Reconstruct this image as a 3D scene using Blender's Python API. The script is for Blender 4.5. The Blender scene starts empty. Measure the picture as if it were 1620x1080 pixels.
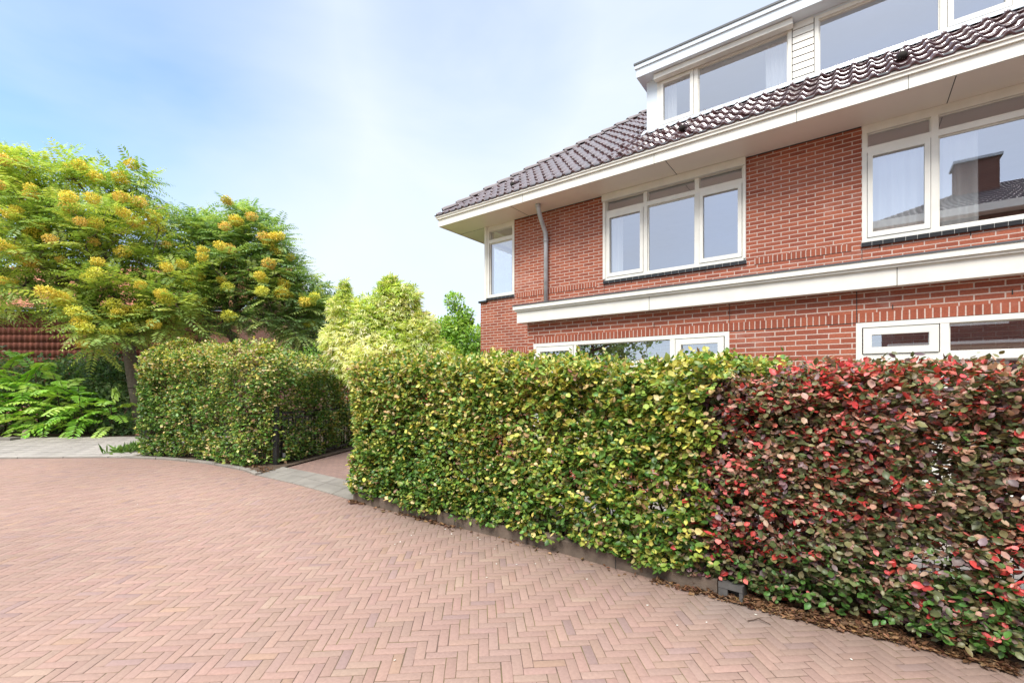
import bpy, bmesh, math, random
import numpy as np
from mathutils import Vector, Matrix
rng = np.random.default_rng(7); random.seed(7)
S = bpy.context.scene
COL = S.collection
R = math.radians

# ------------------------------------------------------------------ camera, sky, sun, exposure
EYE = 1.65
SA, CA = 0.801, 0.599                     # the view turns 36.8 degrees left of the facade's normal
cam = bpy.data.cameras.new("camera"); cam.lens = 16.0; cam.sensor_width = 36.0
cam.shift_y = 68/1620; cam.clip_end = 3000; cam.clip_start = 0.05
camo = bpy.data.objects.new("camera", cam); COL.objects.link(camo)
camo.location = (0, 0, EYE); camo.rotation_euler = (R(90), 0, math.atan2(CA, SA))
S.camera = camo

SUN_EL, SUN_AZ = 52.0, 172.0              # azimuth clockwise from +Y: behind the camera
w = bpy.data.worlds.new("World"); S.world = w; w.use_nodes = True
nt = w.node_tree; nd = nt.nodes; lk = nt.links
nd.clear()
out = nd.new("ShaderNodeOutputWorld"); bg = nd.new("ShaderNodeBackground"); bg.inputs[1].default_value = 0.1
sky = nd.new("ShaderNodeTexSky"); sky.sky_type = 'NISHITA'; sky.sun_disc = False
sky.sun_elevation = R(SUN_EL); sky.sun_rotation = R(SUN_AZ); sky.air_density = 1.0; sky.dust_density = 0.6; sky.ozone_density = 2.0
tc = nd.new("ShaderNodeTexCoord")
mp = nd.new("ShaderNodeMapping"); mp.inputs['Scale'].default_value = (1.0, 1.0, 2.6); mp.inputs['Location'].default_value = (2.1, 0.4, 0.3)
lk.new(tc.outputs['Generated'], mp.inputs[0])
n1 = nd.new("ShaderNodeTexNoise"); n1.inputs['Scale'].default_value = 1.7; n1.inputs['Detail'].default_value = 5; n1.inputs['Roughness'].default_value = .52
n1.inputs['Distortion'].default_value = .35
lk.new(mp.outputs[0], n1.inputs['Vector'])
def wmath(op, a, b=None, clamp=False):
    m = nd.new("ShaderNodeMath"); m.operation = op; m.use_clamp = clamp
    for i, v in enumerate((a, b)):
        if v is None: continue
        if isinstance(v, (int, float)): m.inputs[i].default_value = v
        else: lk.new(v, m.inputs[i])
    return m.outputs[0]
def wdot(d):
    v = nd.new("ShaderNodeVectorMath"); v.operation = 'DOT_PRODUCT'; lk.new(tc.outputs['Generated'], v.inputs[0])
    v.inputs[1].default_value = Vector(d).normalized(); return v.outputs['Value']
def dirpx(px, py):
    r, u = (px-810)/720, (608-py)/720
    return (r*SA-CA, r*CA+SA, u)
def bump_dir(px, py, lo, gain):           # openings of clear sky in the cloud cover
    return wmath('MULTIPLY', wmath('SUBTRACT', wdot(dirpx(px, py)), lo, True), gain)
op1 = bump_dir(-70, 60, .87, 5.2)
op2 = bump_dir(745, 80, .975, 12.0)
op = wmath('ADD', op1, wmath('MULTIPLY', op2, 1.15))
nz = wmath('MULTIPLY', wmath('SUBTRACT', n1.outputs[0], .5), .9)
clear = wmath('ADD', wmath('ADD', wmath('MULTIPLY', op, wmath('ADD', wmath('MULTIPLY', n1.outputs[0], .9), .4)), wmath('MULTIPLY', nz, .6)), .17, True)
clear = wmath('MULTIPLY', clear, 1.0, True)
sp = nd.new("ShaderNodeSeparateXYZ"); lk.new(tc.outputs['Generated'], sp.inputs[0])
zen = wmath('MULTIPLY', wmath('SUBTRACT', sp.outputs[2], .66, True), 40.0)   # an overcast sky is brightest overhead
lum = wmath('ADD', 5.7, zen)
cl = nd.new("ShaderNodeCombineColor")
lk.new(wmath('MULTIPLY', lum, .92), cl.inputs[0]); lk.new(wmath('MULTIPLY', lum, .99), cl.inputs[1]); lk.new(wmath('MULTIPLY', lum, 1.05), cl.inputs[2])
skb = nd.new("ShaderNodeMix"); skb.data_type = 'RGBA'; skb.blend_type = 'MULTIPLY'; skb.inputs[0].default_value = 1
lk.new(sky.outputs[0], skb.inputs[6]); skb.inputs[7].default_value = (1.5, 1.7, 1.95, 1)
mx = nd.new("ShaderNodeMix"); mx.data_type = 'RGBA'
lk.new(clear, mx.inputs[0]); lk.new(cl.outputs[0], mx.inputs[6]); lk.new(skb.outputs[2], mx.inputs[7])
lk.new(mx.outputs[2], bg.inputs[0]); lk.new(bg.outputs[0], out.inputs[0])

sl = bpy.data.lights.new("sun", 'SUN'); sl.energy = 2.2; sl.angle = R(26); sl.color = (1, .95, .87)
so = bpy.data.objects.new("sun", sl); COL.objects.link(so)
sd = Vector((math.sin(R(SUN_AZ))*math.cos(R(SUN_EL)), math.cos(R(SUN_AZ))*math.cos(R(SUN_EL)), math.sin(R(SUN_EL))))
so.rotation_euler = sd.to_track_quat('Z', 'Y').to_euler(); so.location = (0, -20, 30)
S.view_settings.view_transform = 'Standard'; S.view_settings.look = 'None'; S.view_settings.gamma = 1
S.view_settings.exposure = 0.9
S.cycles.max_bounces = 8; S.cycles.transparent_max_bounces = 12; S.cycles.caustics_reflective = False; S.cycles.caustics_refractive = False

# ------------------------------------------------------------------ survey helpers
def C(r, f, z=0.0):                       # metres right / ahead of the standpoint -> world
    return Vector((r*SA - f*CA, r*CA + f*SA, z))
def G(px, py, z=0.0):                     # point on level z seen at this place of the survey photo
    d = (EYE-z)*720/(py-608); return C((px-810)/720*d, d, z)

# ------------------------------------------------------------------ object helpers
def tag(o, label=None, cat=None, group=None, kind=None):
    if label: o["label"] = label
    if cat: o["category"] = cat
    if group: o["group"] = group
    if kind: o["kind"] = kind
    return o
def thing(name, label, cat, loc=(0, 0, 0), group=None):
    o = bpy.data.objects.new(name, None); COL.objects.link(o); o.location = loc; o.empty_display_size = .3
    return tag(o, label, cat, group)
def put(name, me, mat, parent=None):
    o = bpy.data.objects.new(name, me); COL.objects.link(o)
    if mat is not None and not me.materials: me.materials.append(mat)
    if parent is not None:
        o.parent = parent
        l = Vector((0, 0, 0)); p = parent
        while p is not None: l += p.location; p = p.parent
        o.location = -l
    return o
def bevel(o, wd=.004, seg=2):
    m = o.modifiers.new("bevel", 'BEVEL'); m.width = wd; m.segments = seg; m.limit_method = 'ANGLE'; m.angle_limit = R(40)
    return o
class MB:
    def __init__(s): s.v = []; s.f = []; s.uv = []; s.sm = False
    def quad(s, a, b, c, d, uv=None):
        i = len(s.v); s.v += [tuple(a), tuple(b), tuple(c), tuple(d)]; s.f.append((i, i+1, i+2, i+3))
        if uv is None:
            a, b, c = Vector(a), Vector(b), Vector(c); n = (b-a).cross(c-a)
            k = max(range(3), key=lambda q: abs(n[q]))
            P = [s.v[i+q] for q in range(4)]
            uv = [((p[1], p[2]) if k == 0 else (p[0], p[2]) if k == 1 else (p[0], p[1])) for p in P]
        s.uv += list(uv)
    def box(s, x0, x1, y0, y1, z0, z1, skip=''):
        p = lambda x, y, z: (x, y, z)
        if 'f' not in skip: s.quad(p(x0,y0,z0), p(x1,y0,z0), p(x1,y0,z1), p(x0,y0,z1))
        if 'b' not in skip: s.quad(p(x1,y1,z0), p(x0,y1,z0), p(x0,y1,z1), p(x1,y1,z1))
        if 'l' not in skip: s.quad(p(x0,y1,z0), p(x0,y0,z0), p(x0,y0,z1), p(x0,y1,z1))
        if 'r' not in skip: s.quad(p(x1,y0,z0), p(x1,y1,z0), p(x1,y1,z1), p(x1,y0,z1))
        if 't' not in skip: s.quad(p(x0,y0,z1), p(x1,y0,z1), p(x1,y1,z1), p(x0,y1,z1))
        if 'd' not in skip: s.quad(p(x0,y1,z0), p(x1,y1,z0), p(x1,y0,z0), p(x0,y0,z0))
    def obox(s, c, ax, ay, hx, hy, z0, z1):          # oriented box: centre, two horizontal unit axes
        P = [c+ax*sx*hx+ay*sy*hy for sx, sy in ((-1,-1),(1,-1),(1,1),(-1,1))]
        lo = [Vector((p.x, p.y, z0)) for p in P]; hi = [Vector((p.x, p.y, z1)) for p in P]
        for i in range(4): s.quad(lo[i], lo[(i+1)%4], hi[(i+1)%4], hi[i], [(0,0),(1,0),(1,1),(0,1)])
        s.quad(*hi); s.quad(*lo[::-1])
    def tube(s, pts, rad, n=8, cap=True):
        pts = [Vector(p) for p in pts]; rad = rad if hasattr(rad, '__len__') else [rad]*len(pts)
        i0 = len(s.v); 
        for k, p in enumerate(pts):
            t = (pts[min(k+1, len(pts)-1)]-pts[max(k-1, 0)]).normalized()
            a = t.orthogonal().normalized() if k == 0 else (a-t*a.dot(t)).normalized()
            b = t.cross(a)
            for q in range(n):
                an = 2*math.pi*q/n; s.v.append(tuple(p+(a*math.cos(an)+b*math.sin(an))*rad[k]))
        for k in range(len(pts)-1):
            for q in range(n):
                s.f.append((i0+k*n+q, i0+k*n+(q+1)%n, i0+(k+1)*n+(q+1)%n, i0+(k+1)*n+q)); s.uv += [(0,0)]*4
        if cap:
            s.f.append(tuple(i0+q for q in range(n))[::-1]); s.uv += [(0,0)]*n
            s.f.append(tuple(i0+(len(pts)-1)*n+q for q in range(n))); s.uv += [(0,0)]*n
        s.sm = True
    def build(s, name, mat, parent=None, smooth=False):
        me = bpy.data.meshes.new(name); me.from_pydata(s.v, [], s.f)
        u = me.uv_layers.new(name="UVMap"); u.data.foreach_set("uv", np.array(s.uv, dtype=np.float32).ravel())
        if smooth or s.sm:
            me.polygons.foreach_set("use_smooth", [True]*len(me.polygons))
        me.update(); return put(name, me, mat, parent)
def np_mesh(name, V, F, col=None, smooth=False):   # V (N,3), F (M,k) all k-gons (or list of such blocks)
    blocks = F if isinstance(F, list) else [F]
    me = bpy.data.meshes.new(name)
    nl = sum(b.size for b in blocks); npoly = sum(len(b) for b in blocks)
    me.vertices.add(len(V)); me.vertices.foreach_set("co", np.ascontiguousarray(V, dtype=np.float32).ravel())
    me.loops.add(nl); me.loops.foreach_set("vertex_index", np.concatenate([b.ravel() for b in blocks]).astype(np.int32))
    me.polygons.add(npoly)
    st = []; o = 0
    for b in blocks:
        k = b.shape[1]; st.append(o+np.arange(len(b))*k); o += b.size
    me.polygons.foreach_set("loop_start", np.concatenate(st).astype(np.int32))
    if smooth: me.polygons.foreach_set("use_smooth", np.ones(npoly, dtype=bool))
    me.update(calc_edges=True)
    if col is not None:
        a = me.attributes.new("Col", 'FLOAT_COLOR', 'POINT')
        c4 = np.ones((len(V), 4), dtype=np.float32); c4[:, :3] = np.clip(col, 0, 1); a.data.foreach_set("color", c4.ravel())
    return me

# ------------------------------------------------------------------ materials
def mat(name):
    m = bpy.data.materials.new(name); m.use_nodes = True
    n = m.node_tree.nodes; return m, n, m.node_tree.links, n["Principled BSDF"]
def noise(n, l, scale, det=4, vec=None, rough=.55):
    x = n.new("ShaderNodeTexNoise"); x.inputs['Scale'].default_value = scale; x.inputs['Detail'].default_value = det; x.inputs['Roughness'].default_value = rough
    if vec is not None: l.new(vec, x.inputs['Vector'])
    return x
def ramp(n, l, fac, stops):
    r = n.new("ShaderNodeValToRGB"); e = r.color_ramp.elements
    while len(e) < len(stops): e.new(.5)
    for i, (p, c) in enumerate(stops):
        e[i].position = p; e[i].color = (*c, 1) if hasattr(c, '__len__') else (c, c, c, 1)
    l.new(fac, r.inputs[0]); return r.outputs[0]
def mixc(n, l, fac, a, b, mode='MIX'):
    x = n.new("ShaderNodeMix"); x.data_type = 'RGBA'; x.blend_type = mode
    for i, v in ((0, fac), (6, a), (7, b)):
        if isinstance(v, (int, float)): x.inputs[i].default_value = v
        elif isinstance(v, tuple): x.inputs[i].default_value = (*v, 1)
        else: l.new(v, x.inputs[i])
    return x.outputs[2]
def bumpn(n, l, p, h, strength=.3, dist=.01):
    b = n.new("ShaderNodeBump"); b.inputs['Strength'].default_value = strength; b.inputs['Distance'].default_value = dist
    l.new(h, b.inputs['Height']); l.new(b.outputs[0], p.inputs['Normal']); return b
def plain(name, c, rough=.5, var=.12, scale=3.0, metal=0, bump=.0, bscale=60, spec=.5):
    m, n, l, p = mat(name)
    t = n.new("ShaderNodeTexCoord")
    x = noise(n, l, scale, 5, t.outputs['Object'])
    lo = tuple(v*(1-var) for v in c); hi = tuple(min(1, v*(1+var)) for v in c)
    l.new(ramp(n, l, x.outputs[0], [(.3, lo), (.7, hi)]), p.inputs['Base Color'])
    p.inputs['Roughness'].default_value = rough; p.inputs['Metallic'].default_value = metal; p.inputs['Specular IOR Level'].default_value = spec
    if bump: bumpn(n, l, p, noise(n, l, bscale, 4, t.outputs['Object']).outputs[0], bump, .01)
    return m
def brick_mat(name, bw, bh, mort, c1, c2, cm, offset=.5, stain=.35, msz=None):
    m, n, l, p = mat(name)
    uv = n.new("ShaderNodeUVMap")
    wob = noise(n, l, 9, 2, uv.outputs[0]); 
    ad = n.new("ShaderNodeVectorMath"); ad.operation = 'MULTIPLY_ADD'; l.new(wob.outputs['Color'], ad.inputs[0]); ad.inputs[1].default_value = (.005, .005, 0); l.new(uv.outputs[0], ad.inputs[2])
    b = n.new("ShaderNodeTexBrick"); l.new(ad.outputs[0], b.inputs['Vector'])
    b.offset = offset; b.squash = 1; b.inputs['Scale'].default_value = 1
    b.inputs['Brick Width'].default_value = bw; b.inputs['Row Height'].default_value = bh; b.inputs['Mortar Size'].default_value = mort; b.inputs['Mortar Smooth'].default_value = .12
    b.inputs['Bias'].default_value = -.1
    b.inputs['Color1'].default_value = (*c1, 1); b.inputs['Color2'].default_value = (*c2, 1); b.inputs['Mortar'].default_value = (*cm, 1)
    g = noise(n, l, 55, 5, uv.outputs[0], .7); gg = ramp(n, l, g.outputs[0], [(.25, .72), (.75, 1.22)])
    c = mixc(n, l, 1.0, b.outputs[0], gg, 'MULTIPLY')
    big = noise(n, l, 1.1, 5, uv.outputs[0], .65)
    c = mixc(n, l, ramp(n, l, big.outputs[0], [(.56, 0), (.75, stain)]), c, (.62, .47, .42))        # lime bloom on the bricks
    dk = noise(n, l, .8, 4, ad.outputs[0]); c = mixc(n, l, 1.0, c, ramp(n, l, dk.outputs[0], [(.3, .88), (.65, 1.06)]), 'MULTIPLY')
    l.new(c, p.inputs['Base Color']); p.inputs['Roughness'].default_value = .85; p.inputs['Specular IOR Level'].default_value = .25
    inv = n.new("ShaderNodeMath"); inv.operation = 'MULTIPLY_ADD'; l.new(b.outputs['Fac'], inv.inputs[0]); inv.inputs[1].default_value = -1.0
    sc = n.new("ShaderNodeMath"); sc.operation = 'MULTIPLY'; l.new(g.outputs[0], sc.inputs[0]); sc.inputs[1].default_value = .35; l.new(sc.outputs[0], inv.inputs[2])
    bumpn(n, l, p, inv.outputs[0], .55, .006)
    return m
def vcol_mat(name, rough=.55, trans=0.0, var=.0, spec=.5, scale=30, bump=0):
    m, n, l, p = mat(name)
    a = n.new("ShaderNodeAttribute"); a.attribute_name = "Col"; c = a.outputs['Color']
    if var:
        t = n.new("ShaderNodeTexCoord"); x = noise(n, l, scale, 5, t.outputs['Object'], .65)
        c = mixc(n, l, 1.0, c, ramp(n, l, x.outputs[0], [(.25, 1-var), (.75, 1+var)]), 'MULTIPLY')
        if bump: bumpn(n, l, p, x.outputs[0], bump, .004)
    l.new(c, p.inputs['Base Color']); p.inputs['Roughness'].default_value = rough; p.inputs['Specular IOR Level'].default_value = spec
    if trans:
        tr = n.new("ShaderNodeBsdfTranslucent"); l.new(mixc(n, l, 1.0, c, (1.25, 1.2, .6), 'MULTIPLY'), tr.inputs[0])
        ms = n.new("ShaderNodeMixShader"); ms.inputs[0].default_value = trans
        l.new(p.outputs[0], ms.inputs[1]); l.new(tr.outputs[0], ms.inputs[2]); l.new(ms.outputs[0], n["Material Output"].inputs[0])
    return m
M = {}
BR1, BR2, MORT = (.43, .130, .074), (.28, .075, .046), (.62, .47, .40)
M['brick'] = brick_mat('red_brick', .22, .0625, .0066, BR1, BR2, MORT, .5, .38)
M['rowlock'] = brick_mat('rowlock_brick', .062, 50, .0062, (.38, .11, .062), (.28, .075, .045), MORT, 0, .3)
M['cream'] = plain('cream_paint', (.83, .805, .735), .38, .06, 5)
M['white'] = plain('white_panel', (.73, .80, .86), .22, .03, 2)
M['soffit'] = plain('soffit_panel', (.90, .82, .73), .28, .03, 1.2)
M['zinc'] = plain('zinc', (.52, .53, .55), .45, .2, 6, .25)
M['lead'] = plain('lead_sheet', (.50, .53, .57), .5, .18, 5, .2, .2, 20)
M['darkmetal'] = plain('dark_edge_metal', (.10, .105, .115), .5, .1)
M['gap'] = plain('joint_gap', (.05, .045, .04), .9)
M['sillt'] = plain('black_glazed_sill_tile', (.022, .022, .024), .3)
M['grout'] = plain('sill_grout', (.5, .48, .45), .8)
M['blackmetal'] = plain('black_metal', (.012, .013, .013), .4)
M['conc'] = plain('weathered_concrete', (.15, .115, .09), .9, .35, 5, 0, .5, 70, .2)
M['slab'] = plain('concrete_slab', (.25, .225, .195), .9, .18, 3, 0, .4, 90, .2)
M['soil'] = plain('dark_soil', (.105, .075, .055), 1, .4, 8, 0, .8, 40, .1)
M['grass'] = plain('rough_grass', (.06, .085, .03), 1, .4, 2, 0, .8, 30, .1)
M['bark'] = plain('grey_bark', (.16, .13, .105), .9, .3, 12, 0, .6, 40, .2)
M['twig'] = plain('brown_twig', (.085, .055, .04), .9, .3, 20, 0, 0, 40, .2)
M['interior'] = plain('room_plaster', (.55, .53, .50), .9, .05)
M['leaf'] = vcol_mat('leaf', .45, .38, .12, .5)
M['leafnear'] = vcol_mat('hedge_leaf', .42, .22, .12, .5, 60)
M['seed'] = vcol_mat('winged_fruit', .6, .12, .12, .3)
M['litter'] = vcol_mat('dry_leaf', .8, .1, .15, .2)
M['paver'] = vcol_mat('clay_paver', .8, 0, .13, .25, 45, .35)
M['tilewall'] = None
def glass_mat():
    m, n, l, p = mat('window_glass'); n.remove(p)
    gl = n.new("ShaderNodeBsdfGlossy"); gl.inputs['Roughness'].default_value = .0; gl.inputs[0].default_value = (.93, .93, 1.0, 1)
    tr = n.new("ShaderNodeBsdfTransparent"); tr.inputs[0].default_value = (.56, .58, .58, 1)
    fr = n.new("ShaderNodeFresnel"); fr.inputs[0].default_value = 1.5
    ad = n.new("ShaderNodeMath"); ad.operation = 'MULTIPLY_ADD'; ad.use_clamp = True; l.new(fr.outputs[0], ad.inputs[0]); ad.inputs[1].default_value = 1.3; ad.inputs[2].default_value = .42
    blk = n.new("ShaderNodeBsdfTransparent"); blk.inputs[0].default_value = (0, 0, 0, 1); mr = n.new("ShaderNodeMixShader"); l.new(ad.outputs[0], mr.inputs[0]); l.new(blk.outputs[0], mr.inputs[1]); l.new(gl.outputs[0], mr.inputs[2])
    ms = n.new("ShaderNodeAddShader"); l.new(tr.outputs[0], ms.inputs[0]); l.new(mr.outputs[0], ms.inputs[1])
    l.new(ms.outputs[0], n["Material Output"].inputs[0]); return m
M['glass'] = glass_mat()
def voile_mat():
    m, n, l, p = mat('white_voile'); p.inputs['Base Color'].default_value = (.85, .85, .86, 1); p.inputs['Roughness'].default_value = .9
    tl = n.new("ShaderNodeBsdfTranslucent"); tl.inputs[0].default_value = (.85, .85, .86, 1)
    a = n.new("ShaderNodeMixShader"); a.inputs[0].default_value = .4; l.new(p.outputs[0], a.inputs[1]); l.new(tl.outputs[0], a.inputs[2])
    l.new(a.outputs[0], n["Material Output"].inputs[0]); return m
M['voile'] = voile_mat()
def tile_mat():
    m, n, l, p = mat('glazed_dark_roof_tile')
    t = n.new("ShaderNodeTexCoord"); x = noise(n, l, 3, 5, t.outputs['Object']); y = noise(n, l, 25, 3, t.outputs['Object'])
    c = ramp(n, l, x.outputs[0], [(.3, (.055, .026, .029)), (.7, (.105, .050, .052))])
    c = mixc(n, l, ramp(n, l, y.outputs[0], [(.62, 0), (.75, .25)]), c, (.14, .12, .10))
    l.new(c, p.inputs['Base Color']); p.inputs['Roughness'].default_value = .12; p.inputs['Specular IOR Level'].default_value = .8
    bumpn(n, l, p, y.outputs[0], .08, .005); return m
M['tile'] = tile_mat()
def pantile_mat(name, a, b):
    m, n, l, p = mat(name)
    t = n.new("ShaderNodeTexCoord"); x = noise(n, l, 2.2, 6, t.outputs['Object'], .7)
    l.new(ramp(n, l, x.outputs[0], [(.3, a), (.7, b)]), p.inputs['Base Color']); p.inputs['Roughness'].default_value = .8; return m
M['redtile'] = pantile_mat('old_red_pantile', (.16, .05, .035), (.33, .105, .065))
M['orangetile'] = pantile_mat('orange_pantile', (.45, .16, .09), (.62, .27, .17))

# ------------------------------------------------------------------ the road edge (ground points)
EDGE_PX = [(-420, 729), (-150, 727), (0, 725.5), (180, 724), (260, 727), (326, 733.5), (385, 744.5), (404, 752), (470, 767), (530, 784), (559, 793), (642, 813.5),
           (719, 833), (850, 864), (974, 899), (1060, 922), (1107, 936), (1196, 962), (1309, 990), (1380, 1006), (1466, 1026), (1620, 1068)]
EDGE = [G(*p) for p in EDGE_PX]
d_ = (EDGE[-1]-EDGE[-2]).normalized(); EDGE += [EDGE[-1]+d_*1.2, EDGE[-1]+d_*5]
def at_px(px):                            # point of the road edge in this direction
    for a, b, pa, pb in zip(EDGE, EDGE[1:], EDGE_PX, EDGE_PX[1:]):
        if pa[0] <= px <= pb[0]: return a.lerp(b, (px-pa[0])/(pb[0]-pa[0]))
def sub_edge(px0, px1):
    return [at_px(px0)]+[e for e, p in zip(EDGE, EDGE_PX) if px0 < p[0] < px1]+[at_px(px1)]
def resample(P, step):
    o = [P[0].copy()]; L = 0
    for a, b in zip(P, P[1:]):
        n = max(1, int((b-a).length/step+.5))
        o += [a.lerp(b, (i+1)/n) for i in range(n)]
    return o
def smooth(P, it=2):
    for _ in range(it):
        P = [P[0]]+[(P[i-1]+P[i]*2+P[i+1])/4 for i in range(1, len(P)-1)]+[P[-1]]
    return P
def inward(P, i):                         # horizontal normal pointing off the road
    t = (P[min(i+1, len(P)-1)]-P[max(i-1, 0)]).normalized(); n = Vector((-t.y, t.x, 0)); return n

# ------------------------------------------------------------------ setting: ground, road, paths
def sheet(name, pts, z, mt, kind='structure', thick=None):
    me = bpy.data.meshes.new(name); n = len(pts)
    if thick is None:
        me.from_pydata([(p[0], p[1], z) for p in pts], [], [tuple(range(n))])
    else:
        V = [(p[0], p[1], z) for p in pts]+[(p[0], p[1], z-thick) for p in pts]
        me.from_pydata(V, [], [tuple(range(n))]+[(i, i+n, (i+1)%n+n, (i+1)%n) for i in range(n)])
    bm = bmesh.new(); bm.from_mesh(me); bmesh.ops.recalc_face_normals(bm, faces=bm.faces)
    f0 = bm.faces[:] ; bm.faces.ensure_lookup_table()
    if bm.faces[0].normal.z < 0: bmesh.ops.reverse_faces(bm, faces=bm.faces[:])
    bm.to_mesh(me); bm.free(); me.update()
    return tag(put(name, me, mt), kind=kind)
sheet('ground', [(-900,-900),(900,-900),(900,900),(-900,900)], -.06, M['grass'])
# road: every clay paver laid in herringbone, bedded in sand
W_, J_, BV = .0645, .0032, .0014
def herringbone(u0, u1, v0, v1):
    k0, k1 = int(v0/W_)-6, int(v1/W_)+6; c0, c1 = int(u0/W_)-6, int(u1/W_)+6
    out = []
    for k in range(k0, k1):
        m0 = math.floor((c0-k)/6); m1 = math.ceil((c1-k)/6)
        for m in range(m0, m1+1): out.append(((k+6*m)*W_, k*W_, 3*W_, W_))
    for cc in range(k0+5, k1+5):
        m0 = math.floor((c0-cc)/6); m1 = math.ceil((c1-cc)/6)
        for m in range(m0, m1+1): out.append(((cc+6*m)*W_, (cc-5)*W_, W_, 3*W_))
    B = np.array(out); cx = B[:,0]+B[:,2]/2; cy = B[:,1]+B[:,3]/2
    return B[(cx > u0)&(cx < u1)&(cy > v0)&(cy < v1)]
ang = math.atan2(SA, CA*-1)  # heading of the view
hb = R(90)+math.atan2(CA, SA)+R(4.2)
AV = np.array([math.cos(hb), math.sin(hb)]); AU = np.array([AV[1], -AV[0]])
B = herringbone(-15, 7, -1.5, 12.2)
jit = rng.normal(0, .0011, (len(B), 2))
cx = B[:,0]+B[:,2]/2+jit[:,0]; cy = B[:,1]+B[:,3]/2+jit[:,1]; hx = B[:,2]/2-J_/2-rng.uniform(0,.0012,len(B)); hy = B[:,3]/2-J_/2-rng.uniform(0,.0012,len(B))
rot = rng.normal(0, .006, len(B))
def corners(ex, ey, z):
    o = []
    for sx, sy in ((-1,-1),(1,-1),(1,1),(-1,1)):
        x = sx*ex; y = sy*ey; X = cx+x*np.cos(rot)-y*np.sin(rot); Y = cy+x*np.sin(rot)+y*np.cos(rot)
        zz = z+tx*x+ty*y
        o.append(np.stack([X*AU[0]+Y*AV[0], X*AU[1]+Y*AV[1], zz], 1))
    return np.stack(o, 1)
tx = rng.normal(0, .004, len(B)); ty = rng.normal(0, .004, len(B)); zj = rng.normal(0, .0004, len(B))
top = corners(hx-BV, hy-BV, zj); low = corners(hx, hy, zj-.0007); bot = corners(hx, hy, zj-.02)
V = np.concatenate([top, low, bot], 1).reshape(-1, 3); nB = len(B); o = np.arange(nB)[:, None]*12
q = [[0,1,2,3]]+[[i+4, (i+1)%4+4, (i+1)%4, i] for i in range(4)]+[[i+8, (i+1)%4+8, (i+1)%4+4, i+4] for i in range(4)]
F = (o[:, None, :]+np.array(q)[None]).reshape(-1, 4)
wc = np.stack([cx*AU[0]+cy*AV[0], cx*AU[1]+cy*AV[1]], 1)
base = np.array([.350, .225, .181])
c = base*(1+rng.normal(0, .036, (nB, 1)))*(1+rng.normal(0, .013, (nB, 3)))
sel = rng.random(nB)+.02*np.sin(wc@np.array([2.1,1.3]))*np.sin(wc@np.array([-1.1,2.3])); c[sel < .022] = np.array([.365, .233, .17])*(1+rng.normal(0, .06, ((sel < .022).sum(), 1)))
g_ = (sel > .95); c[g_] = np.array([.31, .205, .18])*(1+rng.normal(0, .06, (g_.sum(), 1)))
g_ = (sel > .993); c[g_] = np.array([.38, .26, .20])
lf = np.zeros(nB)
for k in range(14):                       # broad wear patches
    kv = rng.normal(0, .75, 2); lf += np.sin(wc@kv+rng.uniform(0, 6.28))/14**.5
c *= (1+.075*lf)[:, None]
ps = np.exp(-(np.linalg.norm(wc-np.array(G(1165, 962))[:2], axis=1)/.33)**2)*rng.uniform(.5, 1, nB); c = c*(1-.6*ps[:, None])+np.array([.33, .28, .25])*.6*ps[:, None]   # pale sandy patch
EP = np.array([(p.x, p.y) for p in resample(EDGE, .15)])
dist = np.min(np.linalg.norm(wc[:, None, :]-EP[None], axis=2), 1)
kerb_tone = np.exp(-(dist/.48)**1.5)*(.85+.3*lf.clip(-1, 1))                  # bricks turn darker and browner towards the kerb
rr = wc[:,0]*SA+wc[:,1]*CA; kerb_tone = np.clip(kerb_tone*np.clip((rr+4)/3.0, .25, 1), 0, 1.1)
c = c*(1-kerb_tone[:, None]*.75)+np.array([.19, .145, .118])*kerb_tone[:, None]*.75
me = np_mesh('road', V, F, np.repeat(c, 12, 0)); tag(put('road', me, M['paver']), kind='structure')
P_ = [C(-18,-2.5), C(9,-2.5), C(9,13), C(-18,13)]
m_, n_, l_, p_ = mat('joint_sand'); t_ = n_.new("ShaderNodeTexCoord"); x_ = noise(n_, l_, 2.5, 5, t_.outputs['Object'])
l_.new(ramp(n_, l_, x_.outputs[0], [(.42, (.13, .085, .065)), (.62, (.17, .14, .055))]), p_.inputs['Base Color']); p_.inputs['Roughness'].default_value = 1
sheet('road_bed', P_, -.0030, m_)
# far carriageway behind the standpoint
sheet('road', [C(-40,-12), C(30,-12), C(30,-1.5), C(-40,-1.5)], -.004, plain('worn_clay_paving', (.40, .235, .19), .9, .12, 2, 0, .3, 30, .2))
# the pale footpath: square concrete flags, one mesh
pa = MB()
ax = (at_px(180)-at_px(-400)).normalized(); ay = Vector((-ax.y, ax.x, 0))
if ay.dot(C(0,1)) < 0: ay = -ay
o0 = at_px(-400)+ay*.02
fl = []; fcol = []
L_ = (at_px(214)-at_px(-400)).length
pv = []; pf = []; pc = []
for j in range(10):
    for i in range(int(L_/.4)+2):
        sh = .2 if j % 2 else 0
        a = o0+ax*(i*.4+sh-.4)+ay*(j*.4+.07); e = .194
        cc = a+ax*.2+ay*.2; z = .03+random.gauss(0, .0015); i0 = len(pv)
        for dz, ee in ((0, e-.005), (-.006, e), (-.06, e)):
            pv += [tuple(cc+ax*sx*ee+ay*sy*ee+Vector((0,0,z+dz))) for sx, sy in ((-1,-1),(1,-1),(1,1),(-1,1))]
        pf += [(i0,i0+1,i0+2,i0+3)]+[(i0+4+q, i0+4+(q+1)%4, i0+(q+1)%4, i0+q) for q in range(4)]+[(i0+8+q, i0+8+(q+1)%4, i0+4+(q+1)%4, i0+4+q) for q in range(4)]
        k = random.gauss(1, .05); pc += [(.37*k, .33*k, .295*k)]*12
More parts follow.
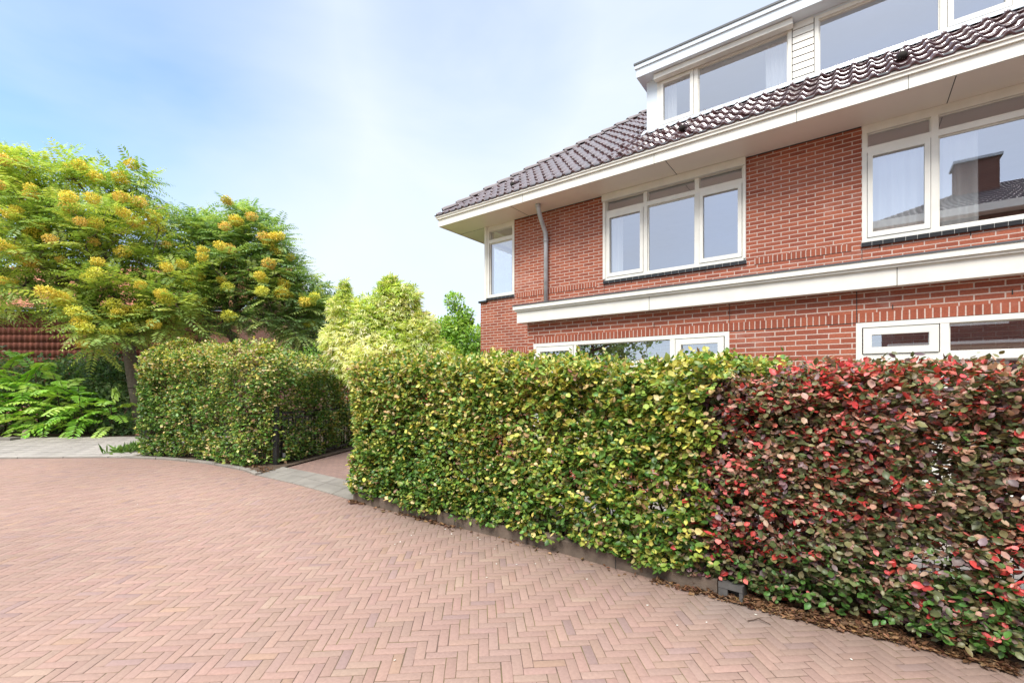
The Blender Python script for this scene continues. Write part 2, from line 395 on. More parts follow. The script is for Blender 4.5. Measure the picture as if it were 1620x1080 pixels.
me = np_mesh('footpath', np.array(pv), np.array(pf), np.array(pc)); tag(put('footpath', me, vcol_mat('concrete_flag', .9, 0, .15, .2, 14, .3)), kind='structure')
PATH_BACK = [o0+ay*4.05+ax*s for s in (-1, L_+.5)]
# kerbs
def kerb(px0, px1, wdt, hgt, step, name='kerb', mt='conc', off=0.0):
    P = smooth(resample(sub_edge(px0, px1), .12), 3); mb = MB(); i = 0; acc = 0
    n = len(P); nrm = [inward(P, k) for k in range(n)]
    start = 0
    def seg(a, b):
        for k in range(a, b):
            A0, A1 = P[k]+nrm[k]*off, P[k+1]+nrm[k+1]*off; B0, B1 = P[k]+nrm[k]*(off+wdt), P[k+1]+nrm[k+1]*(off+wdt)
            up = Vector((0,0,1)); h = hgt; c = .012
            mb.quad(A0-up*.05, A1-up*.05, A1+up*(h-c), A0+up*(h-c)); mb.quad(A0+up*(h-c), A1+up*(h-c), A1+nrm[k+1]*c+up*h, A0+nrm[k]*c+up*h)
            mb.quad(A0+nrm[k]*c+up*h, A1+nrm[k+1]*c+up*h, B1+up*h, B0+up*h); mb.quad(B1-up*.05, B0-up*.05, B0+up*h, B1+up*h)
        for k in (a, b):
            A0, B0 = P[k]+nrm[k]*off, P[k]+nrm[k]*(off+wdt); up = Vector((0,0,1))
            mb.quad(B0-up*.05, A0-up*.05, A0+up*hgt, B0+up*hgt)
    per = max(2, int(step/.12)); k = 0
    gapped = []
    while k < n-1:
        e = min(k+per, n-1); seg(k, e); gapped.append(e); k = e
    # dark joints between the stones
    o = mb.build(name, M[mt]); tag(o, kind='structure')
    j = MB()
    for k in gapped[:-1]:
        A0 = P[k]+nrm[k]*(off-.0025); t = Vector((nrm[k].y, -nrm[k].x, 0))
        j.obox(A0+nrm[k]*wdt/2+Vector((0,0,0)), t, nrm[k], .004, wdt/2, 0.0, hgt+.002)
    j.build('kerb_joint', M['gap'], o)
    return o
kerb(559, 1136, .10, .135, 1.0)
kerb(1196, 1620, .10, .006, 1.0)
kerb(192, 404, .10, .045, 1.0, mt='slab')
kerb(-420, 192, .06, .031, 1.0, mt='slab')
# soil behind the kerbs
g2 = smooth(resample(sub_edge(556, 1620), .2), 2); g2 = [p+inward(g2, i)*.06 for i, p in enumerate(g2)]
DRV = (G(530, 712)-G(437, 735)).normalized()           # the way the drive runs
dR = at_px(548); dL = at_px(408)
sheet('garden_soil', g2+[EDGE[-1]+C(6,2), C(14,14), dR+DRV*14, dR+DRV*.3], .022, M['soil'])
g1 = smooth(resample(sub_edge(196, 404), .2), 2); g1 = [p+inward(g1, i)*.05 for i, p in enumerate(g1)]
tr_ = smooth(resample(sub_edge(575, 1620), .3), 2); sheet('bounce_sheet', [p+inward(tr_, i)*1.25 for i, p in enumerate(tr_)]+[Vector((8, 6.4, 0)), Vector((-4.4, 6.4, 0)), Vector((-6.9, 8.05, 0))], .034, plain('pale_bounce_sheet', (.40, .36, .32), .9, .12, 3, 0, .3, 60, .2))  # unseen pale sheet, added to bounce light up to the soffit
sheet('garden_soil', g1+[dL+DRV*12, C(-9, 24), at_px(196)+DRV*8], .030, M['soil'])
sheet('garden_soil', [PATH_BACK[0], PATH_BACK[1], C(-5,24), C(-40,26)], .016, M['soil'])
# driveway: clay pavers + concrete crossing slabs
sheet('driveway', [dL+DRV*.75, dR+DRV*.75, dR+DRV*13, dL+DRV*13], .010, brick_mat('drive_paver', .2, .067, .004, (.30, .19, .155), (.25, .16, .135), (.12, .095, .08), .5, .2))
bpy.data.objects['driveway'].data.uv_layers.new(name="UVMap")
ud = bpy.data.objects['driveway'].data
for li, lp in enumerate(ud.loops):
    v = ud.vertices[lp.vertex_index].co; ud.uv_layers[0].data[li].uv = (v.x, v.y)
av = MB(); E0 = smooth(resample(sub_edge(404, 556), .1), 2)
NS = 5
for k in range(NS):
    a = E0[round(k*(len(E0)-1)/NS)]; b = E0[round((k+1)*(len(E0)-1)/NS)]; t = (b-a).normalized(); a = a+t*.006; b = b-t*.006
    for j in range(2):
        A, B2 = a+DRV*(j*.36+.02), b+DRV*(j*.36+.02); A2, B3 = A+DRV*.348, B2+DRV*.348
        z0, z1 = .012+.012*j, .024+.008*j
        av.quad(A+Vector((0,0,z0)), B2+Vector((0,0,z0)), B3+Vector((0,0,z1)), A2+Vector((0,0,z1)))
        av.quad(A-Vector((0,0,.03)), B2-Vector((0,0,.03)), B2+Vector((0,0,z0)), A+Vector((0,0,z0)))
tag(av.build('driveway_apron', M['slab']), kind='structure')

# ------------------------------------------------------------------ the brick house
Yw, Yb = 8.13, 6.50
XL, XR, XM = -7.0, 5.74, -0.63            # a mirrored pair: party wall at XM
mir = lambda x: 2*XM-x
H = thing('brick_house', 'red brick house with dark glazed tile roof, cream window frames and long white dormer', 'house', (XM, Yw, 0))
def wall_holes(mb, x0, x1, z0, z1, y, holes, axis='x', thick=.3, rev=True):
    xs = sorted({x0, x1}|{h[0] for h in holes}|{h[1] for h in holes}); zs = sorted({z0, z1}|{h[2] for h in holes}|{h[3] for h in holes})
    xs = [v for v in xs if x0 <= v <= x1]; zs = [v for v in zs if z0 <= v <= z1]
    for i in range(len(xs)-1):
        for j in range(len(zs)-1):
            mxx, mz = (xs[i]+xs[i+1])/2, (zs[j]+zs[j+1])/2
            if any(h[0] < mxx < h[1] and h[2] < mz < h[3] for h in holes): continue
            a, b, c2, d = xs[i], xs[i+1], zs[j], zs[j+1]
            if axis == 'x': mb.quad((a,y,c2), (b,y,c2), (b,y,d), (a,y,d))
            else: mb.quad((y,b,c2), (y,a,c2), (y,a,d), (y,b,d))
    if rev and axis == 'x':
        for (a, b, c2, d) in holes:
            mb.quad((a,y,c2), (a,y,d), (a,y+.12,d), (a,y+.12,c2), [(0,c2),(0,d),(.1,d),(.1,c2)]); mb.quad((b,y+.12,c2), (b,y+.12,d), (b,y,d), (b,y,c2), [(0,c2),(0,d),(.1,d),(.1,c2)])
            mb.quad((a,y,d), (b,y,d), (b,y+.12,d), (a,y+.12,d)); mb.quad((a,y+.12,c2), (b,y+.12,c2), (b,y,c2), (a,y,c2))
W2 = (-3.85, -1.37, 3.65, 5.30); W3 = (mir(-1.37), mir(-3.85), 3.65, 5.30)
WC = (-6.79, -6.01, 3.65, 5.30); WG = (-6.8, -6.0, 1.0, 2.345)
WB = (-4.39, -1.293, .5, 2.345); WB2 = (mir(-1.293), mir(-4.39), .5, 2.345)
wl = MB()
wall_holes(wl, -6.79, XR-.21, 3.555, 5.30, Yw, [W2, W3, WC, (mir(-6.01), mir(-6.79), 3.65, 5.30)])
wall_holes(wl, XL, XR, 0, 3.555, Yw, [WG])
for xx, sg in ((XL, 1), (XR, -1)):                  # side walls
    hol = [(8.13, 9.35, 3.62, 5.30)]
    wall_holes(wl, 8.13, 17, 0, 3.555, xx, [], 'y'); wall_holes(wl, 9.35, 17, 3.555, 5.30, xx, [], 'y')
    wl.quad((xx,8.13,3.555), (xx+sg*.21,8.13,3.555), (xx+sg*.21,9.35,3.555), (xx,9.35,3.555))
wl.quad((XR,17,0), (XL,17,0), (XL,17,5.3), (XR,17,5.3))
wl.build('wall', M['brick'], H)
by = MB(); BL, BRr = -4.526, mir(-4.526)
wall_holes(by, BL, BRr, 0, 2.72, Yb, [WB, WB2])
by.quad((BL,Yw,0), (BL,Yb,0), (BL,Yb,2.72), (BL,Yw,2.72)); by.quad((BRr,Yb,0), (BRr,Yw,0), (BRr,Yw,2.72), (BRr,Yb,2.72))
by.build('bay_wall', M['brick'], H)
# rowlock courses, a few millimetres proud
def rowlock(x0, x1, z0, z1, y, parent=H):
    m = MB(); m.box(x0, x1, y-.003, y+.02, z0, z1, 'b')
    m.uv = [(u, v-z0+10) for u, v in m.uv]
    m.build('rowlock_course', M['rowlock'], parent)
    g = MB(); g.box(x0, x1, y-.002, y+.02, z0-.009, z0-.0005, 'b'); g.build('mortar_joint', M['gap'], parent)
rowlock(-5.95, W2[0]-.16, 3.562, 3.662, Yw); rowlock(W2[1]+.12, W3[0]-.12, 3.562, 3.662, Yw)
rowlock(XL+.002, BL-.02, 2.352, 2.452, Yw)
rowlock(BL+.14, .035, 2.352, 2.456, Yb); rowlock(.045, BRr-.14, 2.352, 2.456, Yb)
for a_ in ((.036,.044,Yb-.004,Yb+.01,1,2.71), (WB[1],WB[1]+.006,Yb-.0035,Yb+.01,2.46,2.71), (W3[0]-.004,W3[0]+.003,Yw-.003,Yw+.01,3.0,3.56), (W2[0]-.004,W2[0]+.003,Yw-.003,Yw+.01,3.0,3.56)):
    ej = MB(); ej.box(*a_, 'b'); ej.build('expansion_joint', M['gap'], H)
for xx, zz, yy in ((-2.3,2.475,Yb),(-3.3,2.6,Yb),(.35,2.475,Yb),(1.25,2.53,Yb),(-3.3,3.54,Yw),(-2.0,3.54,Yw),(.3,3.54,Yw),(1.2,3.54,Yw),(-.2,5.2,Yw)):
    ej = MB(); ej.box(xx, xx+.009, yy-.0045, yy+.01, zz, zz+.05, 'b'); ej.build('weep_hole', M['gap'], H)

# windows -------------------------------------------------
def frame_box(mb, x0, x1, y0, y1, z0, z1): mb.box(x0, x1, y0, y1, z0, z1)
def ring(mb, x0, x1, z0, z1, y0, y1, t, tb=None):
    tb = tb or t
    mb.box(x0, x0+t, y0, y1, z0, z1); mb.box(x1-t, x1, y0, y1, z0, z1)
    mb.box(x0+t, x1-t, y0, y1, z1-t, z1); mb.box(x0+t, x1-t, y0, y1, z0, z0+tb)
def pane(win, x0, x1, z0, z1, y):
    m = MB(); m.quad((x0,y,z0), (x1,y,z0), (x1,y,z1), (x0,y,z1)); return m.build('pane', M['glass'], win)
def curtain(win, x0, x1, z0, z1, y, amp=.03, per=.11):
    n = max(8, int((x1-x0)/.012)); ph = random.uniform(0, 6); v = []; f = []
    for k in range(n+1):
        x = x0+(x1-x0)*k/n
        for zz, a in ((z1, .6), ((z0+z1)/2, 1.0), (z0, 1.15)):
            v.append((x+.006*math.sin(9*x+zz), y+a*amp*(math.sin(2*math.pi*x/per+ph)+.5*math.sin(2*math.pi*x/(per*2.7)+1.3)), zz))
    for k in range(n): f += [(3*k, 3*k+3, 3*k+4, 3*k+1), (3*k+1, 3*k+4, 3*k+5, 3*k+2)]
    me = bpy.data.meshes.new('curtain'); me.from_pydata(v, [], f); me.polygons.foreach_set("use_smooth", [True]*len(f)); me.update()
    return put('curtain', me, M['voile'], win)
def tile_sill(win, x0, x1, y, z0, z1, left=0):
    m = MB(); g = MB(); n = max(2, round((x1-x0)/.118)); s = (x1-x0)/n
    for k in range(n): m.box(x0+k*s+.0022, x0+(k+1)*s-.0022, y-.035, y+.10, z0, z1)
    g.box(x0, x1, y-.033, y+.095, z0+.001, z1-.001)
    so_ = m.build('sill', M['sillt'], win); gg = g.build('sill_joint', M['grout'], win); return so_
def window(x0, x1, z0, z1, y, cols, tz, kinds, sill=True, top_pane=True, hopper=None, head=.07):
    """cols: mullion centres; tz: transom centre height (None: no top lights); kinds: 'c' casement / 'f' fixed"""
    d = .09; ft = .055; fr = MB(); m = .07
    ring(fr, x0, x1, z0, z1, y-.012, y+d, ft)
    xs = [x0+ft]+[v for c_ in cols for v in (c_-m/2, c_+m/2)]+[x1-ft]
    for c_ in cols: fr.box(c_-m/2, c_+m/2, y-.010, y+d, z0+ft, z1-ft)
    cells = [(xs[2*i], xs[2*i+1]) for i in range(len(xs)//2)]
    if tz:
        for a, b in cells: fr.box(a, b, y-.006, y+d, tz-.04, tz+.04)
    win = bevel(fr.build('window', M['cream'], H), .004)
    for (a, b), kd in zip(cells, kinds):
        zt = tz-.04 if tz else z1-ft; zb = z0+ft
        if kd == 'c':
            c_ = MB(); ring(c_, a+.006, b-.006, zb+.006, zt-.006, y-.022, y+.05, .058, .07); bevel(c_.build('casement', M['cream'], win), .004)
            g_ = MB(); g_.box(a+.001, b-.001, y+.0505, y+.06, zb+.001, zt-.001)
            pane(win, a+.064, b-.064, zb+.076, zt-.064, y+.025)
        else:
            c_ = MB(); ring(c_, a, b, zb, zt, y+.03, y+.06, .018); bevel(c_.build('glazing_bead', M['cream'], win), .003)
            pane(win, a+.018, b-.018, zb+.018, zt-.018, y+.045)
        if tz:
            if hopper and kd == 'c':
                c_ = MB(); ring(c_, a+.01, b-.01, tz+.046, z1-ft-.01, y-.022, y+.05, .075, .07); bevel(c_.build('casement', M['cream'], win), .004)
                k_ = MB(); k_.box(a+.012, b-.012, y-.0145, y-.0125, z1-ft-.009, z1-ft-.003); k_.build('casement_gap', M['gap'], win)
                pane(win, a+.085, b-.085, tz+.116, z1-ft-.085, y+.025)
            else:
                c_ = MB(); ring(c_, a, b, tz+.04, z1-ft, y+.03, y+.06, .012); bevel(c_.build('glazing_bead', M['cream'], win), .003)
                pane(win, a+.012, b-.012, tz+.052, z1-ft-.012, y+.045)
    if sill: tile_sill(win, x0-.01, x1+.01, y, z0-.06, z0-.004)
    return win
w2 = window(W2[0], W2[1], W2[2], 5.235, Yw, [-3.03, -2.127], 4.945, 'cfc')
curtain(w2, -3.78, -3.52, 3.7, 4.95, Yw+.16); curtain(w2, -1.50, -1.42, 3.7, 4.95, Yw+.2)
w3 = window(W3[0], W3[1], W3[2], 5.235, Yw, [mir(-2.127), mir(-3.03)], 4.945, 'cfc')
curtain(w3, .12, .80, 3.7, 4.93, Yw+.16, .018, .13); curtain(w3, .84, 1.30, 3.7, 4.93, Yw+.16, .024, .15)
wc_ = window(WC[0]+.0, WC[1], WC[2], 5.235, Yw, [], 4.945, 'f')
wg = window(WG[0], WG[1], WG[2], WG[3], Yw, [], None, 'f', False)
wb = window(WB[0], WB[1], WB[2], WB[3], Yb, [-3.574, -2.03], 1.95, 'cfc', False, hopper=True)
wb2 = window(WB2[0], WB2[1], WB2[2], WB2[3], Yb, [mir(-2.03), mir(-3.574)], 1.95, 'cfc', False, hopper=True)
# roller boxes over the first-floor windows
for a, b in ((W2[0], W2[1]), ):
    m = MB(); m.box(a-.02, b+.0, Yw-.075, Yw-.0125, 5.17, 5.295); m.box(a-.012, a+.035, Yw-.04, Yw-.0125, 3.68, 5.17); m.box(b-.035, b-.002, Yw-.04, Yw-.0125, 3.68, 5.17); bevel(m.build('screen_box', M['cream'], H), .012)
for q_ in (W3, W2, WC):
    hd = MB(); hd.box(q_[0], q_[1], Yw-(.005 if q_ is not W2 else 0), Yw+.09, 5.237, 5.298); hd.build('window_head', M['cream'], H)
# corner window's side light (turns the corner)
sw = MB()
def sring(y0, y1, z0, z1, x0, x1, t):
    sw.box(x0, x1, y0, y0+t, z0, z1); sw.box(x0, x1, y1-t, y1, z0, z1); sw.box(x0, x1, y0+t, y1-t, z0, z0+t); sw.box(x0, x1, y0+t, y1-t, z1-t, z1)
sring(8.232, 9.35, 3.65, 5.30, -6.80, -6.72, .055); sw.box(-6.80, -6.72, 8.29, 9.295, 4.905, 4.985)
sw.box(-6.86, -6.792, 8.10, 8.232, 3.625, 5.299)
sidew = bevel(sw.build('window', M['cream'], H), .004)
m = MB(); m.quad((-6.76,9.295,3.705), (-6.76,8.287,3.705), (-6.76,8.287,4.905), (-6.76,9.295,4.905)); m.build('pane', M['glass'], sidew)
m = MB(); m.quad((-6.76,9.295,4.985), (-6.76,8.287,4.985), (-6.76,8.287,5.245), (-6.76,9.295,5.245)); m.build('pane', M['glass'], sidew)
m = MB(); m.box(XL-.04, -6.80, 8.09, 9.36, 3.557, 3.60); m.build('sill', M['sillt'], sidew)
# rooms behind the glass
it = MB()
for z0, z1 in ((.05, 2.7), (3.1, 5.28)):
    y0 = Yb+.3 if z0 < 1 else Yw+.3
    it.quad((XL+.25,12,z0), (XR-.25,12,z0), (XR-.25,12,z1), (XL+.25,12,z1)); it.quad((XL+.3,Yw+.12,z0), (XR-.3,Yw+.12,z0), (XR-.3,12,z0), (XL+.3,12,z0)); it.quad((XL+.3,12,z1), (XR-.3,12,z1), (XR-.3,Yw+.12,z1), (XL+.3,Yw+.12,z1))
    for xx in (-5.6, XM, 4.3): it.quad((xx,Yw+.14,z0), (xx,12,z0), (xx,12,z1), (xx,Yw+.14,z1))
it.quad((XL+.12,12,0), (XL+.12,9.4,0), (XL+.12,9.4,5.28), (XL+.12,12,5.28))
it.build('room_walls', M['interior'], H)

# canopy over the bays ------------------------------------
cx0, cx1 = -4.65, mir(-4.65)
m = MB(); m.box(cx0, cx1, 6.36, Yw-.002, 2.71, 2.90); bevel(m.build('canopy', M['cream'], H), .006)
m = MB(); m.box(cx0-.03, cx1+.03, 6.33, Yw-.002, 2.902, 2.93); m.box(cx0-.05, cx1+.05, 6.305, Yw-.002, 2.932, 2.995); bevel(m.build('canopy_moulding', M['cream'], H), .010, 3)
m = MB(); m.box(cx0-.06, cx1+.06, 6.295, Yw-.002, 2.996, 3.012); m.build('canopy_edge_strip', M['darkmetal'], H)
for xx in (-2.32, .38, 2.4):
    m = MB(); m.box(xx, xx+.006, 6.358, 6.40, 2.7085, 2.901); m.build('fascia_joint', M['gap'], H)
# eaves ---------------------------------------------------
ex0, ex1, ey0, ey1, ez = -7.65, mir(-7.65), 7.42, 17.7, 5.30
m = MB(); m.box(ex0, ex1, ey0, ey1, ez, ez+.02); m.build('soffit', M['soffit'], H)
def loop_trim(x0, x1, y0, y1, z0, z1, t):
    mm = MB(); mm.box(x0, x1, y0, y0+t, z0, z1); mm.box(x0, x0+t, y0+t, y1, z0, z1); mm.box(x1-t, x1, y0+t, y1, z0, z1); return mm
bevel(loop_trim(ex0-.012, ex1+.012, ey0-.012, ey1, ez-.012, ez+.145, .03).build('fascia', M['cream'], H), .004)
bevel(loop_trim(ex0-.045, ex1+.045, ey0-.045, ey1, ez+.147, ez+.19, .09).build('gutter', M['cream'], H), .012, 3)
bevel(loop_trim(ex0-.065, ex1+.065, ey0-.065, ey1, ez+.191, ez+.225, .11).build('gutter', M['cream'], H), .010, 3)
loop_trim(ex0-.078, ex1+.078, ey0-.078, ey1, ez+.226, ez+.246, .12).build('gutter_rim', M['darkmetal'], H)
for xx in (-5.28, -2.62, -.62, .55, 2.9):
    m = MB(); m.box(xx, xx+.005, ey0-.0135, ey0+.02, ez-.0135, ez+.146); m.build('fascia_joint', M['gap'], H)
for a_ in ((-5.62,-5.611,ey0+.02,Yw-.006), (-2.45,-2.441,ey0+.02,Yw-.006), (.98,.989,ey0+.02,Yw-.006), (ex0+.02,-6.87,Yw-.006,Yw+.003)):
    m = MB(); m.box(*a_, ez-.0015, ez+.01); m.build('soffit_joint', M['gap'], H)
for a_, b_ in ((-6.0, W2[0]-.02), (W2[1]+.01, W3[0]-.01)):
    m = MB(); m.box(a_, b_, Yw-.012, Yw-.002, ez-.014, ez-.001); m.build('wall_trim', M['gap'], H)
# roof ----------------------------------------------------
TP = .775; pit = math.atan(TP); cp, sp_ = math.cos(pit), math.sin(pit)
RY, RZ = 7.40, 5.545                      # lower edge of the tiles
hip_x = ex0-.02; hip_x1 = mir(hip_x); run = 5.1; ridge_z = RZ+run*TP
TW, TL = .196, .335
def tiled_slope():
    n = math.ceil(run/cp/TL); K = 10; cols = int((hip_x1-hip_x)/TW)+1
    us = np.arange(cols*K+1)/K; X = hip_x+us*TW; fr = us % 1
    h = np.where(fr < .42, .040*np.sin(np.pi*fr/.42)**.8, -.012*np.sin(np.pi*(fr-.42)/.58))
    V = []; F = []; nv = 0; N = len(X)
    jit = rng.normal(0, .003, (n, cols+1))
    for i in range(n):
        s0 = i*TL-.06; s1 = s0+TL+.05
        j = jit[i][np.minimum(us.astype(int), cols)]
        rows = [(s0, .000, .75), (s0, .022, 1.0), (s0+.015, .030, 1.0), ((s0+s1)/2, .016, 1), (s1, -.004, 1)]
        for s_, lift, a in rows:
            hh = h*a+lift+j
            V.append(np.stack([X+j, RY+s_*cp-hh*sp_, RZ+s_*sp_+hh*cp], 1))
        for r_ in range(4):
            a = nv+r_*N+np.arange(N-1); F.append(np.stack([a, a+1, a+1+N, a+N], 1))
        nv += 5*N
    me = np_mesh('roof', np.concatenate(V), np.concatenate(F), None, True)
    bm = bmesh.new(); bm.from_mesh(me)
    for co, no in (((hip_x, RY-.02, 0), (1,-1,0)), ((hip_x1, RY-.02, 0), (-1,-1,0))):
        bmesh.ops.bisect_plane(bm, geom=bm.verts[:]+bm.edges[:]+bm.faces[:], plane_co=co, plane_no=Vector(no).normalized(), clear_inner=True)
    bmesh.ops.bisect_plane(bm, geom=bm.verts[:]+bm.edges[:]+bm.faces[:], plane_co=(0, RY+run, 0), plane_no=(0,1,0), clear_outer=True)
    bmesh.ops.delete(bm, geom=[f for f in bm.faces if -3.13 < f.calc_center_median().x < mir(-3.13) and 8.66 < f.calc_center_median().y < 10.0], context='FACES')
    bm.to_mesh(me); bm.free(); return me
roof = put('roof', tiled_slope(), M['tile'], H)
m = MB(); A = (hip_x,RY,RZ-.02); Bq = (hip_x1,RY,RZ-.02); Dq = (hip_x+run,RY+run,ridge_z-.02); Cq = (hip_x1-run,RY+run,ridge_z-.02); yb = RY+2*run
m.quad((hip_x,yb,RZ-.02), A, Dq, Dq); m.quad(Bq, (hip_x1,yb,RZ-.02), Cq, Cq); m.quad((hip_x1,yb,RZ-.02), (hip_x,yb,RZ-.02), Dq, Cq)
m.build('roof_slope', M['tile'], H)
def caps(p0, p1, name='ridge_tile'):
    p0, p1 = Vector(p0), Vector(p1); L = (p1-p0).length; t = (p1-p0)/L; n = int(L/.36); s = L/n; side = t.cross(Vector((0,0,1))).normalized(); up = side.cross(t)
    mb = MB()
    for k in range(n):
        a = p0+t*(k*s-.04); b = p0+t*((k+1)*s+.01); i0 = len(mb.v); Q = 8
        for pt, r_, lf_ in ((a, .098, .045), (a+t*.05, .10, .05), (b, .080, .022)):
            for q in range(Q+1):
                an = math.pi*q/Q; mb.v.append(tuple(pt+side*math.cos(an)*r_+up*(math.sin(an)*r_*.85+lf_-.02)))
        for r_ in range(2):
            for q in range(Q):
                j = i0+r_*(Q+1)+q; mb.f.append((j, j+1, j+Q+2, j+Q+1)); mb.uv += [(0,0)]*4
        mb.f.append(tuple(i0+q for q in range(Q+1))); mb.uv += [(0,0)]*(Q+1)
    return mb
mb = caps((hip_x+.12, RY+.12, RZ+.12*TP), (hip_x+run, RY+run, ridge_z)); mb.build('hip_tiles', pantile_mat('worn_ridge_tile', (.17, .14, .14), (.30, .26, .26)), roof, True)
mb = caps((hip_x1-.12, RY+.12, RZ+.12*TP), (hip_x1-run, RY+run, ridge_z)); mb.build('hip_tiles', bpy.data.materials['worn_ridge_tile'], roof, True)
mb = caps((hip_x+run, RY+run, ridge_z), (hip_x1-run, RY+run, ridge_z)); mb.build('ridge_tiles', bpy.data.materials['worn_ridge_tile'], roof, True)
def vent(x, s_):
    c0 = Vector((x, RY+s_*cp, RZ+s_*sp_)); mb = MB(); nn = Vector((0,-sp_,cp)); dn = Vector((0,-cp,-sp_))
    mb.tube([c0+nn*.05-dn*.12, c0+nn*.065+dn*.0, c0+nn*.07+dn*.10], [.05, .062, .066], 12, True); v_ = mb.build('vent_tile', M['tile'], roof)
    g = MB(); g.tube([c0+nn*.07+dn*.101, c0+nn*.07+dn*.104], [.052, .052], 12); g.build('vent_grille', M['gap'], roof)
vent(-2.27, .62); vent(.52, .62); vent(-5.75, .55)
# downpipe ------------------------------------------------
m = MB(); pp = [(-5.10,7.70,5.29), (-5.10,7.72,5.20), (-5.115,7.80,5.08), (-5.135,7.95,4.93), (-5.14,8.04,4.82), (-5.14,8.06,4.70), (-5.14,8.06,3.02)]
m.tube(pp, .046, 14); dp = m.build('downpipe', M['zinc'], H)
for z in (4.66, 3.28):
    m = MB(); m.tube([(-5.14,8.06,z-.03), (-5.14,8.06,z+.03)], .053, 14); m.box(-5.15, -5.13, 8.06, 8.127, z-.015, z+.015); m.build('pipe_bracket', M['zinc'], dp)
m = MB(); m.tube([(-5.10,7.70,5.24), (-5.10,7.70,5.297)], .055, 14); m.build('pipe_collar', M['zinc'], dp)
# dormer --------------------------------------------------
dx0, dx1, dY = -3.18, mir(-3.18), 8.60
m = MB(); m.box(dx0, -2.975, dY, 10.6, 6.2, 7.49); m.box(mir(-2.975), dx1, dY, 10.6, 6.2, 7.49); m.box(-2.975, mir(-2.975), dY, dY+.1, 6.3, 6.485); m.box(-2.975, mir(-2.975), dY+.0, dY+.1, 7.43, 7.49)
m.box(-.78, -.48, dY+.02, dY+.1, 6.485, 7.43)
dorm = m.build('dormer', M['white'], H)
m = MB(); m.quad((dx0+.1,8.72,6.40), (dx1-.1,8.72,6.40), (dx1-.1,10.2,6.40), (dx0+.1,10.2,6.40)); m.quad((dx0+.1,10.2,6.3), (dx1-.1,10.2,6.3), (dx1-.1,10.2,7.5), (dx0+.1,10.2,7.5)); m.build('room_walls', M['interior'], dorm)
m = MB()                                                 # horizontal boarding between the two dormer windows
n = 9; h0, h1 = 6.47, 7.46
for k in range(n):
    z = h0+(h1-h0)*k/n; zz = z+(h1-h0)/n-.008
    m.quad((-.772,dY-.016,z), (-.488,dY-.016,z), (-.488,dY-.004,zz), (-.772,dY-.004,zz)); m.quad((-.772,dY+.01,z), (-.488,dY+.01,z), (-.488,dY-.016,z), (-.772,dY-.016,z))
m.build('cladding', M['cream'], dorm)
m = MB(); m.box(-.79, -.47, dY+.004, dY+.019, 6.46, 7.46); m.build('cladding_gap', M['gap'], dorm)
m = MB(); m.box(dx0-.11, dx1+.11, dY-.25, 10.6, 7.475, 7.63); bevel(m.build('dormer_fascia', M['white'], dorm), .006)
m = MB(); m.box(dx0-.135, dx1+.135, dY-.275, 10.62, 7.632, 7.70); bevel(m.build('dormer_moulding', M['white'], dorm), .014, 3)
m = MB(); m.box(dx0-.15, dx1+.15, dY-.29, 10.64, 7.702, 7.735); m.build('dormer_edge_strip', M['darkmetal'], dorm)
m = MB(); m.box(-2.99, -.76, dY-.16, dY-.03, 7.375, 7.465); bevel(m.build('screen_box', M['cream'], dorm), .03, 3)
wd1 = window(-2.975, -.783, 6.485, 7.43, dY, [-2.27], None, 'cf', False)
wd2 = window(mir(-.783), mir(-2.975), 6.485, 7.43, dY, [mir(-2.27)], None, 'fc', False)
curtain(wd1, -2.9, -2.66, 6.5, 7.36, dY+.15, .016, .07); curtain(wd1, -1.18, -.84, 6.5, 7.36, dY+.15, .016, .07)
fl_ = MB()
def rz(y): return RZ+(y-RY)*TP
ya, yb2 = dY-.17, dY-.002
for k in range(26):
    x0_ = dx0-.06+k*(dx1-dx0+.12)/26; x1_ = dx0-.06+(k+1)*(dx1-dx0+.12)/26; lz = random.uniform(-.006, .006)
    fl_.quad((x0_,ya,rz(ya)+.052+lz), (x1_,ya,rz(ya)+.052+lz), (x1_,yb2,rz(yb2)+.085), (x0_,yb2,rz(yb2)+.085))
fl_.quad((dx0-.06,dY-.01,rz(dY)+.06), (dx1+.06,dY-.01,rz(dY)+.06), (dx1+.06,dY-.01,6.455), (dx0-.06,dY-.01,6.455))
fl_.build('lead_flashing', M['lead'], dorm)
m = MB(); m.box(dx0-.01, dx1+.01, dY-.02, dY-.001, 6.458, 6.484); m.build('dormer_sill', M['darkmetal'], dorm)

# ------------------------------------------------------------------ houses further off
def wave_roof(a, b, c, d, tw, tl, amp):   # a-b eave, d-c ridge: pantile sheet
    a, b, c, d = map(Vector, (a, b, c, d)); nu = int((b-a).length/tw)*6; nv = max(2, int((d-a).length/tl))
    nrm = (b-a).cross(d-a).normalized(); u = np.linspace(0, 1, nu+1); ph = (u*nu/6) % 1
    V = []; F = []; N = nu+1; o = 0
    hh = amp*np.sin(2*np.pi*ph)
    A, B_, C_, D_ = map(np.array, (a, b, c, d)); nn = np.array(nrm)
    for i in range(nv):
        for t, lift in ((i/nv, .0), (i/nv, .025), ((i+1)/nv, .0)):
            p0 = A+(D_-A)*t; p1 = B_+(C_-B_)*t
            V.append(p0+(p1-p0)*u[:, None]+nn*(hh+lift)[:, None])
        for r_ in range(2):
            q = o+r_*N+np.arange(N-1); F.append(np.stack([q, q+1, q+1+N, q+N], 1))
        o += 3*N
    return np_mesh('roof', np.concatenate(V), np.concatenate(F), None, True)
